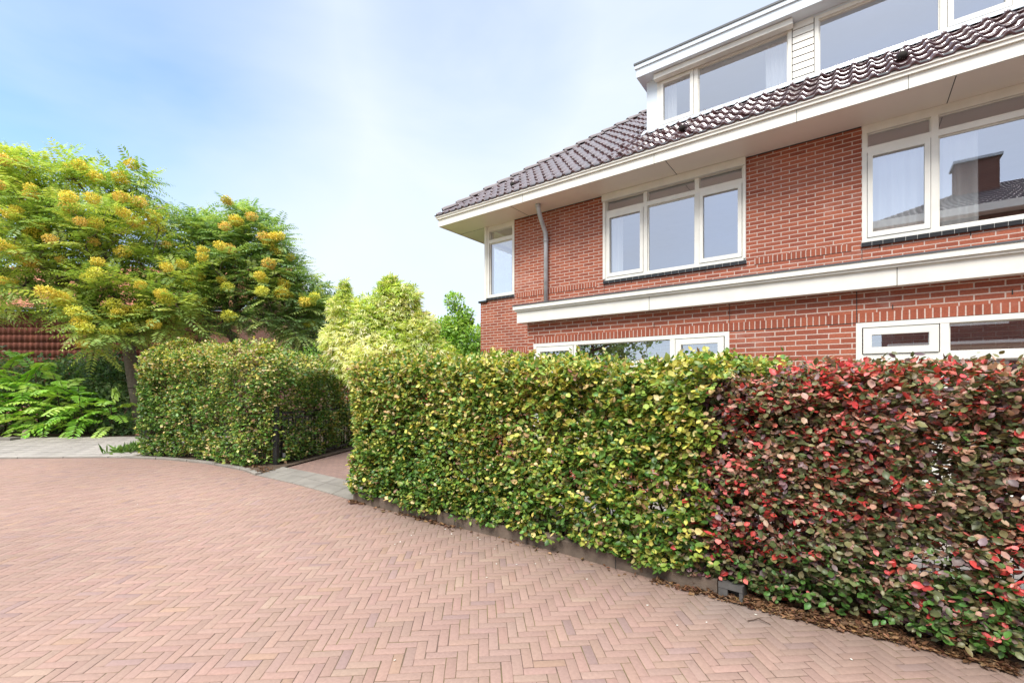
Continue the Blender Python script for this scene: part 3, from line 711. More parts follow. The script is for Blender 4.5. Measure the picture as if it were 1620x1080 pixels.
# old house behind the trees
OH = thing('tiled_house', 'old house with orange pantile roof and red tile-hung wall behind the yellow-flowered trees', 'house', C(-18, 21))
f0, f1 = 20.0, 25.0; gz = 4.9
me = wave_roof(C(-34,f0-.35,gz), C(-11.8,f0-.35,gz), C(-11.8,f1,8.1), C(-34,f1,8.1), .24, .33, .03); put('roof', me, M['orangetile'], OH)
me = wave_roof(C(-34,f0-.04,1.2), C(-13.4,f0-.04,1.2), C(-13.4,f0,gz-.06), C(-34,f0,gz-.06), .24, .33, .03); me.name = 'tile_hanging'; put('tile_hanging', me, M['redtile'], OH)
wa = MB()
def cq(mb, r0, r1, f, z0, z1): mb.quad(C(r0,f,z0), C(r1,f,z0), C(r1,f,z1), C(r0,f,z1), [(r0,z0),(r1,z0),(r1,z1),(r0,z1)])
cq(wa, -34, -12.0, f0+.08, 0, gz); wa.quad(C(-12.0,f0+.08,0), C(-12.0,f1+5,0), C(-12.0,f1+5,gz), C(-12.0,f0+.08,gz), [(0,0),(5,0),(5,gz),(0,gz)])
wa.quad(C(-12.0,f0+.08,gz), C(-12.0,f1+5,gz), C(-12.0,f1,7.95), C(-12.0,f1,7.95), [(0,0),(10,0),(5,4.6),(5,4.6)])
wa.build('wall', brick_mat('salmon_brick', .22, .0625, .0045, (.50, .22, .15), (.42, .17, .12), (.5, .42, .36)), OH)
gu = MB(); gu.tube([C(-34,f0-.42,gz+.0), C(-11.7,f0-.42,gz+.0)], .075, 8); gu.build('gutter', M['blackmetal'], OH)
# far house whose chimney shows over the golden maple
FH = thing('distant_house', 'far house whose brown chimney just shows above the pale golden maple', 'house', C(-7, 40))
b_ = MB(); b_.obox(C(-9.5,42), C(1,0), C(0,1), 5, 4, 0, 5.2); b_.build('wall', M['brick'], FH)
me = wave_roof(C(-14.8,37.6,5.1), C(-4.2,37.6,5.1), C(-4.2,42,7.0), C(-14.8,42,7.0), .3, .35, .03); put('roof', me, M['tile'], FH)
b_ = MB(); b_.obox(C(-8.0,41.5), C(1,0), C(0,1), .45, .35, 6.4, 8.1); b_.obox(C(-8.0,41.5), C(1,0), C(0,1), .52, .42, 8.1, 8.25); ch = b_.build('chimney', M['bark'], FH)
# the house across the street, seen only as a reflection in the panes
OP = thing('opposite_house', 'tall brown brick house with square chimney across the street, mirrored in the windows', 'house', (8, -8, 0))
ow = MB(); oh = [(2.2+i*2.9, 4.0+i*2.9, z, z+1.5) for i in range(4) for z in (.9, 3.6, 6.2)]
for x0_, x1_, z0_, z1_ in [(1.2, 14.0, 0, 8.0)]:
    xs = sorted({x0_, x1_}|{h[0] for h in oh}|{h[1] for h in oh}); zs = sorted({z0_, z1_}|{h[2] for h in oh}|{h[3] for h in oh})
    for i in range(len(xs)-1):
        for j in range(len(zs)-1):
            a, b = (xs[i]+xs[i+1])/2, (zs[j]+zs[j+1])/2
            if any(h[0] < a < h[1] and h[2] < b < h[3] for h in oh): continue
            ow.quad((xs[i+1],-8,zs[j]), (xs[i],-8,zs[j]), (xs[i],-8,zs[j+1]), (xs[i+1],-8,zs[j+1]))
ow.quad((1.2,-8,0), (1.2,-17,0), (1.2,-17,8), (1.2,-8,8)); ow.quad((14,-17,0), (14,-8,0), (14,-8,8), (14,-17,8)); ow.quad((1.2,-17,0), (14,-17,0), (14,-17,8), (1.2,-17,8))
ow.build('wall', brick_mat('brown_brick', .22, .0625, .0045, (.22, .085, .06), (.17, .065, .05), (.34, .28, .25)), OP)
for (a, b, z0_, z1_) in oh:
    m = MB(); y = -8.05; t = .07
    m.box(a, a+t, y-.04, y+.055, z0_, z1_); m.box(b-t, b, y-.04, y+.055, z0_, z1_); m.box(a+t, b-t, y-.04, y+.055, z0_, z0_+t); m.box(a+t, b-t, y-.04, y+.055, z1_-t, z1_); m.box((a+b)/2-.03, (a+b)/2+.03, y-.04, y+.054, z0_+t, z1_-t)
    ww = m.build('window', M['cream'], OP)
    m = MB(); m.quad((b-t,y,z0_+t), (a+t,y,z0_+t), (a+t,y,z1_-t), (b-t,y,z1_-t)); m.build('pane', M['darkmetal'], ww)
m = MB(); m.box(.5, 14.6, -7.92, -7.35, 8.0, 8.28); m.box(.5, 14.6, -8.6, -7.92, 8.02, 8.06); m.build('gutter', M['cream'], OP)
m = MB(); m.box(1.2, 14.0, -7.995, -7.96, 2.75, 2.95); m.box(1.0, 14.2, -7.99, -7.4, 2.955, 3.05); m.build('canopy', M['cream'], OP)
me = wave_roof((14.6,-7.4,8.2), (.5,-7.4,8.2), (4.4,-12.2,10.4), (11.0,-12.2,10.4), .22, .34, .035); orf = put('roof', me, M['tile'], OP)
m = MB(); m.quad((.5,-7.4,8.2), (.5,-17,8.2), (4.4,-12.2,10.4), (4.4,-12.2,10.4)); m.quad((14.6,-17,8.2), (14.6,-7.4,8.2), (11,-12.2,10.4), (11,-12.2,10.4)); m.quad((.5,-17,8.2), (14.6,-17,8.2), (11,-12.2,10.4), (4.4,-12.2,10.4)); m.build('roof_slope', M['tile'], OP)
m = MB(); m.box(3.55, 4.85, -11.6, -10.6, 9.3, 11.05); och = m.build('chimney', bpy.data.materials['brown_brick'], OP)
m = MB(); m.box(3.46, 4.94, -11.7, -10.5, 11.05, 11.16); m.build('chimney_cap', M['lead'], och)
# ------------------------------------------------------------------ foliage generators
UP = np.array([0, 0, 1.0])
def unit(a): return a/np.maximum(np.linalg.norm(a, axis=-1, keepdims=True), 1e-9)
def rnd(n): return unit(rng.normal(size=(n, 3)))
def wob(p, f, seed):                       # cheap smooth noise in [-1, 1]
    r = np.random.default_rng(seed); o = np.zeros(len(p))
    for k in range(7):
        kv = r.normal(size=3)*f; o += np.sin(p@kv+r.uniform(0, 6.28))
    return np.clip(o/3.2, -1, 1)
LEAF6 = (np.array([[0,0,0],[0,.33,-.10],[0,.68,-.08],[0,1,.02],[-.42,.26,.05],[-.44,.62,.04],[.42,.26,.05],[.44,.62,.04]]),
         [np.array([[0,1,4],[0,6,1],[5,2,3],[2,7,3]]), np.array([[4,1,2,5],[1,6,7,2]])])
LEAF4 = (np.array([[0,0,0],[-.5,.45,.06],[0,1,0],[.5,.45,.06]]), [np.array([[0,3,2,1]])])
LOBED = (np.array([[0,0,0],[-.13,.5,.02],[0,1.0,-.10],[.13,.5,.02],[-.30,.22,0],[-.62,.72,-.08],[-.34,.46,.02],[.34,.46,.02],[.62,.72,-.08],[.30,.22,0]]),
         [np.array([[0,3,2,1],[0,6,5,4],[0,9,8,7]])])
def leaf_arrays(pos, d, nrm, ln, wd, col, tpl):
    T, Fs = tpl; d = unit(d); s = unit(np.cross(d, nrm)); nz_ = np.cross(s, d)
    V = (pos[:, None]+T[None, :, 0, None]*(wd[:, None, None]*s[:, None])+T[None, :, 1, None]*(ln[:, None, None]*d[:, None])+T[None, :, 2, None]*(ln[:, None, None]*nz_[:, None]))
    k = len(T); o = np.arange(len(pos))*k
    F = [(o[:, None, None]+f[None]).reshape(-1, f.shape[1]) for f in Fs]
    return V.reshape(-1, 3), F, np.repeat(col, k, 0)
def leaves(name, pos, d, nrm, ln, wd, col, tpl, mt, parent):
    V, F, c_ = leaf_arrays(pos, d, nrm, ln, wd, col, tpl); return put(name, np_mesh(name, V, F, c_), mt, parent)
def pick(pal, prob):                       # prob (N,k) -> colours
    p = prob/prob.sum(1, keepdims=True); u = rng.random(len(p))[:, None]; i = np.minimum((p.cumsum(1) < u).sum(1), len(pal)-1)
    return np.array(pal)[i]
def vary(c, a=.18, b=.06): return c*(1+rng.normal(0, a, (len(c), 1)))*(1+rng.normal(0, b, (len(c), 3)))

# ------------------------------------------------------------------ hedges
def hedge(label, P, hgt, depth, rise, n, pal, prob, size, seed, zmin=.15, ends=(True, True), cut=0.0, holes=(), group='clipped beech hedges', far=False, twigc='twig'):
    """P: front foot line on the ground (list of Vectors), hgt(s): height of the front shoulder, grown back over depth"""
    P = smooth(resample(P, .1), 3); A = np.array([(p.x, p.y) for p in P]); seg = np.linalg.norm(np.diff(A, axis=0), axis=1); S_ = np.concatenate([[0], seg.cumsum()]); L = S_[-1]
    N2 = np.array([(lambda v: (v.x, v.y))(inward(P, i)) for i in range(len(P))])
    root = thing('hedge', label, 'hedge', tuple(P[len(P)//2]), group)
    def at(s): return np.stack([np.interp(s, S_, A[:, 0]), np.interp(s, S_, A[:, 1])], 1), unit(np.stack([np.interp(s, S_, N2[:, 0]), np.interp(s, S_, N2[:, 1])], 1))
    sp = n//4                              # sprigs of four leaves
    s = rng.uniform(-.02, L+.02, sp); kind = rng.random(sp)
    H_ = hgt(s/L)
    rad = .13
    front_len = H_-rad-zmin; t = rng.random(sp)
    z = np.zeros(sp); off = np.zeros(sp); no = np.zeros((sp, 2))  # no: (outward, up)
    q3 = np.stack([s, np.zeros(sp), z], 1)
    top = kind > .66; back = kind > .93
    # front
    f_ = ~top; z[f_] = zmin+(H_[f_]-rad-zmin)*t[f_]**.95; no[f_] = (1, .15)
    # shoulder + top
    tt = t[top]; sh = tt < .3; a = tt/.3*np.pi/2
    zt = np.where(sh, H_[top]-rad+rad*np.sin(np.minimum(a, np.pi/2)), H_[top]+rise*((tt-.3)/.7)**.8); ot = np.where(sh, rad*(1-np.cos(np.minimum(a, np.pi/2))), rad+(depth-rad)*(tt-.3)/.7)
    z[top] = zt; off[top] = ot; no[top] = np.stack([np.where(sh, np.cos(np.minimum(a, 1.57)), .25), np.where(sh, np.sin(np.minimum(a, 1.57)), 1)], 1)
    z[back] = zmin+(H_[back]-zmin)*rng.random(back.sum()); off[back] = depth; no[back] = (-1, .2)
    q3 = np.stack([s, off, z], 1)
    bul = .055*wob(q3, 2.2, seed)+.035*wob(q3, 7.5, seed+1); pro = rng.random(sp) < .03; bul[pro] += rng.uniform(.02, .07, pro.sum())
    dep = rng.exponential(.055, sp).clip(0, .34)-.02; dep = np.where(rng.random(sp) < .27, rng.uniform(.08, depth*.8, sp), dep)
    edgeless = np.zeros(sp)
    c2, nn = at(np.clip(s, 0, L))
    out = np.concatenate([-nn*no[:, :1], no[:, 1:2]], 1); out = unit(out)
    base = np.concatenate([c2+nn*off[:, None], z[:, None]], 1)+out*(bul-dep)[:, None]+rng.normal(0, .012, (sp, 3))
    # lower fringe is ragged
    fade = (.05+.30*rng.random(sp))+.10*wob(np.stack([z*2, z, z*0], 1), 3.5, seed+6)
    keep = np.ones(sp, bool)
    if ends[0]: keep &= s > fade
    if ends[1]: keep &= (L-s) > fade+np.where(off < .22, cut, 0)
    keep &= base[:, 2] > (zmin+.085*wob(np.stack([s*3, s*0, s*0], 1), 1.6, seed+5))
    keep &= ~((wob(q3, 8.5, seed+3) < -.42) & (rng.random(sp) < .8) & (dep < .10))
    for (hx_, hz_, hr, pr) in holes:
        keep &= ~((((s-hx_)**2+(z-hz_)**2) < hr*hr) & (rng.random(sp) < pr))
    # rounded ends
    for e, sg in ((0, 1), (L, -1)):
        de = np.abs(s-e); keep &= ~((de < .12) & ((.12-de) > off*0+.12*rng.random(sp)**.3+.03))
    base, out, s, z = base[keep], out[keep], s[keep], z[keep]; sp = len(base)
    tw = unit(out+UP*.35+rng.normal(0, .45, (sp, 3)))
    k = 4; pos = np.repeat(base, k, 0); T_ = np.repeat(tw, k, 0); O_ = np.repeat(out, k, 0); n_ = len(pos)
    stp = np.tile(np.linspace(-.5, .5, k), sp); pos = pos+T_*(stp*size*1.5)[:, None]
    side = unit(np.cross(T_, UP)+rng.normal(0, .5, (n_, 3))); sgn = np.where(np.tile(np.arange(k) % 2, sp) == 0, 1, -1)
    d = unit(side*sgn[:, None]*.8+T_*.55-UP*.18+rng.normal(0, .25, (n_, 3)))
    nr = unit(O_*.5+UP*.75+rng.normal(0, .42, (n_, 3))); nr = unit(nr-d*np.sum(nr*d, 1, keepdims=True))
    ln = size*rng.normal(1, .27, n_).clip(.45, 1.8); wd = ln*rng.uniform(.58, .82, n_)
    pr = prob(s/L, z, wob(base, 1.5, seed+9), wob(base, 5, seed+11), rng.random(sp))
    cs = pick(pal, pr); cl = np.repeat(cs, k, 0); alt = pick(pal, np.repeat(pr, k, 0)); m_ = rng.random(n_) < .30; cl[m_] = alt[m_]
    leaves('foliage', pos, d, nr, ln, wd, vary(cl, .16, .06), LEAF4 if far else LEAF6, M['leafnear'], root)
    st = MB(); ns = int(L/.16)
    for i in range(ns):
        s0 = (i+.5)/ns*L+random.uniform(-.05, .05); c0, n0 = at(np.array([s0])); c0, n0 = c0[0], n0[0]; o_ = random.uniform(.16, .3)
        p = [Vector((c0[0]+n0[0]*o_, c0[1]+n0[1]*o_, .0))]
        for q in range(1, 6):
            p.append(p[0]+Vector((random.gauss(0, .04), random.gauss(0, .04), float(hgt(np.array([s0/L]))[0])*.17*q)))
        st.tube(p, [.016, .014, .012, .009, .007, .004], 5, False)
        for q in range(1, 6):
            for _ in range(3):
                e = p[q]+Vector((random.gauss(0, .16), random.gauss(0, .16), random.uniform(.02, .2))); st.tube([p[q], (p[q]+e)/2+Vector((0,0,.02)), e], [.005, .004, .002], 4, False)
    st.build('branches', M['twig'], root)
    return root
GRN = [(.062,.14,.026), (.12,.245,.042), (.27,.37,.065), (.60,.56,.12), (.70,.55,.26), (.29,.16,.09)]
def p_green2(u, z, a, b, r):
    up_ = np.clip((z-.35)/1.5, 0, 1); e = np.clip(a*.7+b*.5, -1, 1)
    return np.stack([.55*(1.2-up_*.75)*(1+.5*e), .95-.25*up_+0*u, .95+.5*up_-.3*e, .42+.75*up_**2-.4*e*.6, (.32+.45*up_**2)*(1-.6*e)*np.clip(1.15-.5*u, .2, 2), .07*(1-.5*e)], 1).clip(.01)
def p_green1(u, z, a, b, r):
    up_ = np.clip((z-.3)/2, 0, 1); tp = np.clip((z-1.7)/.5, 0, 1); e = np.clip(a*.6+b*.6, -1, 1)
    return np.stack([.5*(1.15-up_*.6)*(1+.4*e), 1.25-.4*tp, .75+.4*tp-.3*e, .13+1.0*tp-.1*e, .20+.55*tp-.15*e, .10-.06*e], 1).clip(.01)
REDP = [(.10,.052,.062), (.11,.135,.055), (.22,.21,.095), (.47,.29,.21), (.62,.075,.07), (.80,.23,.20), (.27,.18,.185), (.10,.21,.045)]
def p_red(u, z, a, b, r):
    lo = np.clip((.62-z)/.4, 0, 1); jn = np.clip(1-u*6, 0, 1); e = np.clip(.7*a+.6*b, -1, 1); tp = np.clip((z-1.6)/.25, 0, 1)
    return np.stack([.14+.8*jn+0*z, .78-.2*e+0*z, .80+0*z, .75*(1-.7*lo)*(1-.4*e), (.30+.40*e+.15*tp)*(1-.75*lo), (.30+.40*e+.35*tp)*(1-.75*lo), .22+.6*jn, .05+1.1*lo], 1).clip(.01)
# hedge in the middle (green), hedge on the right (copper), hedge left of the drive
e2 = smooth(resample(sub_edge(546, 1235), .1), 3); e2 = [p+inward(e2, i)*-.015 for i, p in enumerate(e2)]
P2 = [e2[0]+DRV*1.0, e2[0]+DRV*.55, e2[0]+DRV*.2]+e2[3:]
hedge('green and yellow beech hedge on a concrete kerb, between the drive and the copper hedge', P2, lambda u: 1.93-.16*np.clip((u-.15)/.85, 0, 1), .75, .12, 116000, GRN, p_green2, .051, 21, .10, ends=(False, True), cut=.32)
e3 = smooth(resample(sub_edge(1062, 1620)+[EDGE[-2], EDGE[-2]+(EDGE[-2]-EDGE[-3])*.6], .1), 3); e3 = [p+inward(e3, i)*.035 for i, p in enumerate(e3)]
L3 = sum((b-a).length for a, b in zip(e3, e3[1:]))
hedge('dark copper beech hedge with bright red leaf tips, nearest the camera', e3, lambda u: 1.655+.07*np.clip(u*1.6, 0, 1), .7, .05, 112000, REDP, p_red, .044, 55, .10, ends=(True, False),
      holes=((L3*.42, .52, .14, .72), (L3*.53, .5, .12, .7), (L3*.5, 1.3, .12, .4), (L3*.58, 1.15, .12, .4), (L3*.66, 1.35, .1, .4)))
e1 = smooth(resample(sub_edge(196, 366), .1), 3); e1 = [p+inward(e1, i)*.13 for i, p in enumerate(e1)]
gp = G(437, 737)
P1 = [e1[0]+C(.25, 2.2), e1[0]+C(.1, 1.0), e1[0]+C(.0,.4)]+e1[2:]+[gp-DRV*.20-C(.22,0), gp-DRV*.10+C(.02,0), gp+DRV*.30+C(.09,0)]+[gp+DRV*k+C(.07,0) for k in (1, 2, 3, 4)]
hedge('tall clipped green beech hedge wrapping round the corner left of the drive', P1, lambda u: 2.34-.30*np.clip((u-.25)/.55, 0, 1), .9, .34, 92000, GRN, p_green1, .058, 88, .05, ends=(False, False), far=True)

# ------------------------------------------------------------------ trees and shrubs
def blob_points(blobs, n, shell=.5):
    """blobs: (px, py, rpx, d, weight) as surveyed -> points spread through the clumps, and the outward direction"""
    cs = []; rs = []; ws = []
    for b in blobs:
        px, py, rp, d = b[:4]; r = rp*d/720; cs.append(tuple(C((px-810)/720*d, d, EYE+(608-py)/720*d))); rs.append(r); ws.append(r**2*(b[4] if len(b) > 4 else 1))
    cs = np.array(cs); rs = np.array(rs); ws = np.array(ws)/sum(ws); i = rng.choice(len(cs), n, p=ws); u = rnd(n); rad = rng.random(n)**shell
    p = cs[i]+u*(rs[i]*rad)[:, None]; return p, u, cs, rs
def skeleton(root, nodes, trunk_top, r0, parent, mt=None, name='trunk', sag=.0):
    """joins crown points to a trunk; thickness follows what each limb carries"""
    pts = [np.array(root), np.array(root)+(np.array(trunk_top)-np.array(root))*.5+rng.normal(0, .05, 3), np.array(trunk_top)]; par = [-1, 0, 1]
    order = np.argsort(np.linalg.norm(nodes-np.array(trunk_top), axis=1))
    dist0 = {0: 0, 1: .5, 2: 1}; dr = [0, np.linalg.norm(pts[1]-pts[0]), np.linalg.norm(pts[2]-pts[0])]
    for k in order:
        p = nodes[k]; Q = np.array(pts); dd = np.linalg.norm(Q-p, axis=1); cost = dd+.35*np.array(dr); cost[:2] += 5; j = int(np.argmin(cost))
        mid = (Q[j]+p)/2+rng.normal(0, .06, 3)*dd[j]-UP*sag*dd[j]
        pts.append(mid); par.append(j); dr.append(dr[j]+dd[j]/2); pts.append(p); par.append(len(pts)-2); dr.append(dr[j]+dd[j])
    cnt = np.ones(len(pts))
    for k in range(len(pts)-1, 0, -1): cnt[par[k]] += cnt[k]
    rad = r0*(cnt/cnt[0])**.46; rad = np.maximum(rad, .006)
    m = MB()
    for k in range(1, len(pts)):
        if k < 3 or rad[k] > .007: m.tube([Vector(pts[par[k]]), Vector(pts[k])], [max(rad[k], min(rad[par[k]], rad[k]*1.6)), rad[k]], 6 if rad[k] > .03 else 4, False)
    return m.build(name, mt or M['bark'], parent)
def compound(base, d, L, pairs, ll, lw, droop, col, colv=.12):
    """pinnate leaves: base/d (N,3), L (N,) -> leaf arrays, leaflets in pairs along an arching stalk"""
    N = len(base); d = unit(d); t = np.linspace(.22, 1, pairs); sd_ = unit(np.cross(d, UP)+rng.normal(0, .15, (N, 3)))
    st = base[:, None]+d[:, None]*(L[:, None]*t[None])[..., None]-UP*(droop[:, None]*L[:, None]*t[None]**2)[..., None]
    tan = unit(d[:, None]-UP*(2*droop[:, None]*t[None])[..., None])
    pos = np.repeat(st[:, :, None], 2, 2); sg = np.array([1, -1])
    dirs = sd_[:, None, None]*sg[None, None, :, None]*.9+tan[:, :, None]*.42-UP*.22
    dirs = dirs+rng.normal(0, .10, dirs.shape); nr = np.cross(sd_[:, None], tan)[:, :, None]+0*dirs+rng.normal(0, .14, dirs.shape); nr *= np.where(nr[..., 2:3] < 0, -1, 1)
    prof = np.sin(np.pi*(.18+.72*t))**.6
    ln = (ll[:, None, None]*prof[None, :, None]*np.ones((1, 1, 2))*rng.normal(1, .08, (N, pairs, 2)))
    c_ = np.repeat(col, pairs*2, 0); c_ = vary(c_, colv, .04)
    return pos.reshape(-1, 3), dirs.reshape(-1, 3), nr.reshape(-1, 3), ln.reshape(-1), ln.reshape(-1)*lw, c_
def stalks(mb, base, d, L, droop, r):
    for b, v, l, q in zip(base, unit(d), L, droop):
        P = [Vector(b+v*l*t-UP*q*l*t*t) for t in (0, .35, .7, 1)]; mb.tube(P, [r, r*.8, r*.6, r*.3], 4, False)
def seed_mesh(seed, n=340, r=.215):
    g = np.random.default_rng(seed); u = unit(g.normal(size=(n, 3))); p = u*(r*g.random((n, 1))**.35)*np.array([1, 1, .72])
    hue = g.random(); a = np.array([.96, .76, .13]); b = np.array([.95, .66, .17]); c2 = np.array([.86, .83, .14])
    basec = a if seed % 3 == 0 else b if seed % 3 == 1 else c2
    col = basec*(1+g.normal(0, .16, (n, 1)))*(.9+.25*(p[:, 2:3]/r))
    V, F, c_ = leaf_arrays(p, u*.4+g.normal(0, .6, (n, 3)), unit(g.normal(size=(n, 3))+UP), np.full(n, .058)*g.uniform(.7, 1.3, n), np.full(n, .036), col, LEAF4)
    return np_mesh('seed_cluster', V, F, c_)
SEEDS = [seed_mesh(300+k) for k in range(6)]
for m_ in SEEDS: m_.materials.append(M['seed'])
def heaven_tree(label, foot, ttop, blobs, nros, nseed, cols, seed_pick, L0=.62, r0=.2, gcol=0):
    t = thing('tree', label, 'tree', foot, 'broad trees behind the footpath')
    p, u, cs, rs = blob_points(blobs, nros, .45)
    keep = p[:, 2] > 1.6; p, u = p[keep], u[keep]
    nl = 10; N = len(p)*nl; base = np.repeat(p, nl, 0); U = np.repeat(u, nl, 0)
    az = rng.uniform(0, 6.28, len(p)); A_ = (np.repeat(az, nl)+np.tile(np.arange(nl)*2.4, len(p))); el = np.tile(np.linspace(.75, -.25, nl), len(p))+rng.normal(0, .15, N)
    d = np.stack([np.cos(A_)*np.cos(el), np.sin(A_)*np.cos(el), np.sin(el)], 1)+U*.45
    L = L0*rng.normal(1, .2, N).clip(.5, 1.6); droop = rng.uniform(.12, .38, N)
    c_ = pick(cols, np.repeat(rng.dirichlet(np.ones(len(cols))*.9, len(p)), nl, 0))
    tonal = .85+.3*((base[:, 2:3]-base[:, 2].min())/np.ptp(base[:, 2]))  # lit treetops put into the leaf colour, lighter with height
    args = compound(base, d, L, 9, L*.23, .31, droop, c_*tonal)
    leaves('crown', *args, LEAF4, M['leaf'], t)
    skeleton(foot, p, ttop, r0, t)
    # clusters of winged fruit over the outer shoots
    rel = p-np.array([0, 0, EYE]); dist_ = np.linalg.norm(rel, axis=1); dv = rel/dist_[:, None]; cosm = dv@dv.T
    hid = ((cosm > math.cos(.028)) & (dist_[None] < dist_[:, None]-.25)).sum(1)          # shoots buried behind others carry none
    score = hid+rng.normal(0, seed_pick[2], len(p)); idx = np.argsort(score)[:int(nseed*1.35)]; rng.shuffle(idx); idx = idx[:nseed]
    for k in idx:
        warm = (p[k, 2] > 5.0); me = SEEDS[random.choice([0, 1, 3, 4] if warm else [0, 2, 3, 5])]
        o = bpy.data.objects.new('seed_cluster', me); COL.objects.link(o); o.parent = t
        q = p[k]+u[k]*.10+np.array([CA, -SA, 0])*.38+UP*.16; o.location = Vector(q)-t.location; o.rotation_euler = (random.uniform(-.3, .3), random.uniform(-.3, .3), random.uniform(0, 6.28)); s_ = random.uniform(.7, 1.15); o.scale = (s_, s_, s_)
    return t
D1 = 14.8
T1 = [(25,305,68,D1), (-60,310,95,D1), (80,275,36,D1), (110,350,80,D1-.3), (172,290,30,D1,1.4), (205,288,18,D1,1.5), (160,340,30,D1), (190,400,80,D1-.6), (60,420,78,D1-.8), (245,455,55,D1-.8), (-100,425,95,D1), (170,490,62,D1-1.2), (195,535,36,D1-1.2), (260,500,40,D1-1.0), (290,490,28,D1-1)]
heaven_tree('spreading tree full of golden yellow seed clusters at the left edge', tuple(C(-12.3,15.2,0)), tuple(C(-12.6,14.9,3.2)), T1, 480, 100, [(.36,.49,.12), (.46,.57,.14), (.58,.64,.17), (.26,.39,.10)], (.9, .15, .5), .80, .20)
D2 = 16.5
T2 = [(250,365,38,D2), (300,385,50,D2), (345,385,42,D2), (393,345,26,D2,1.3), (395,385,40,D2), (430,385,34,D2), (370,430,55,D2-.3), (440,435,45,D2), (475,460,28,D2), (420,485,50,D2-.3), (470,510,36,D2), (335,500,26,D2-.6), (300,440,40,D2-.2), (500,490,18,D2)]
heaven_tree('grey-green tree with sparse yellow seed clusters, right of the golden one', tuple(C(-10.3,16.9,0)), tuple(C(-10.2,16.7,3.4)), T2, 400, 42, [(.28,.42,.16), (.37,.52,.19), (.50,.60,.19), (.20,.33,.13)], (.8, .1, .8), .72, .17)
def bushy(name, label, cat, foot, ttop, blobs, n, size, cols, wob_f=1.4, tpl=LEAF4, r0=.06, shell=.5, group=None, dirb=(0, 0, -.25), outw=.6, nn=60, wr=.5, tone=.25):
    t = thing(name, label, cat, foot, group)
    p, u, cs, rs = blob_points(blobs, n, shell); keep = p[:, 2] > .05; p, u = p[keep], u[keep]; n = len(p)
    q = wob(p, wob_f*1.6, 3)                      # clumps and gaps
    keep = (q > -.55) | (rng.random(n) < .35); p, u, q = p[keep], u[keep], q[keep]; n = len(p)
    d = unit(u*outw+np.array(dirb)+rng.normal(0, .45, (n, 3))); nr = unit(UP+u*.5+rng.normal(0, .4, (n, 3))); nr = unit(nr-d*np.sum(nr*d, 1, keepdims=True))
    ln = size*rng.normal(1, .2, n).clip(.5, 1.6)
    c_ = pick(cols, np.stack([np.clip(1+(k-(len(cols)-1)/2)*q*1.2, .05, 3) for k in range(len(cols))], 1))
    leaves('crown', p, d, nr, ln, ln*wr, vary(c_, tone*.7, .06), tpl, M['leaf'], t)
    skeleton(foot, p[rng.choice(n, min(nn, n), False)], ttop, r0, t)
    return t
DM = 10.2
GOLD = [(.42,.56,.11), (.60,.70,.19), (.78,.80,.36), (.90,.89,.58)]
TM = [(560,545,48,DM), (600,525,52,DM), (650,550,46,DM-.2), (575,572,42,DM-.3), (610,585,60,DM-.5), (690,570,34,DM-.2), (545,492,26,DM), (545,463,11,DM,1.5), (545,448,5,DM,2.5), (612,475,24,DM), (611,452,11,DM,1.6), (618,440,5,DM,2.5), (638,490,28,DM), (632,462,12,DM,1.4), (585,502,34,DM), (640,470,26,DM), (622,455,14,DM,1.4), (665,520,28,DM), (705,590,25,DM-.2), (530,540,24,DM)]
bushy('tree', 'pale golden maple with two pointed tops, behind the hedges beside the house', 'tree', tuple(C(-2.9,10.3,0)), tuple(C(-2.9,10.3,1.3)), TM, 27000, .125, GOLD, 1.6, LOBED, .07, .42, None, (0,0,-.45), .75, 110, .95)
DG = 14.5
GR2 = [(.22,.40,.07), (.34,.54,.10), (.48,.64,.15)]
bushy('tree', 'light green leafy tree close to the left corner of the brick house', 'tree', tuple(C(-1.5,14.6,0)), tuple(C(-1.5,14.6,2.2)), [(718,478,16,DG), (735,500,17,DG), (725,520,26,DG), (705,535,24,DG), (745,545,30,DG-.3), (715,560,36,DG-.4), (755,570,28,DG-.4), (765,530,20,DG+1), (690,565,26,DG), (700,520,20,DG), (680,590,26,DG), (740,585,34,DG-.5)], 17000, .11, GR2, 1.5, LEAF4, .07, .45, None, (0,0,-.15), .6, 70, .55)
bushy('tree', 'dark green tree top far behind, between the seed tree and the maple', 'tree', tuple(C(-10.2,26,0)), tuple(C(-10.2,26,3)), [(515,458,14,26), (505,480,20,26), (528,470,10,26), (500,510,30,26), (535,500,18,26), (480,540,36,26), (525,545,30,26)], 7000, .17, [(.09,.17,.075), (.13,.23,.09), (.17,.29,.11)], .8, LEAF4, .14, .5)
bushy('shrub', 'mid green loose shrub between the left hedge and the golden maple', 'shrub', tuple(C(-4.7,12.6,0)), tuple(C(-4.7,12.6,.9)), [(500,570,26,12.4), (475,580,26,12.6), (520,585,22,12.2), (450,570,24,13), (495,600,30,12.4)], 4200, .085, [(.12,.26,.045), (.21,.37,.07), (.30,.45,.10)], 1.8, LEAF4, .04)
DK = [(.08,.15,.06), (.12,.22,.08), (.18,.30,.10), (.28,.38,.16)]
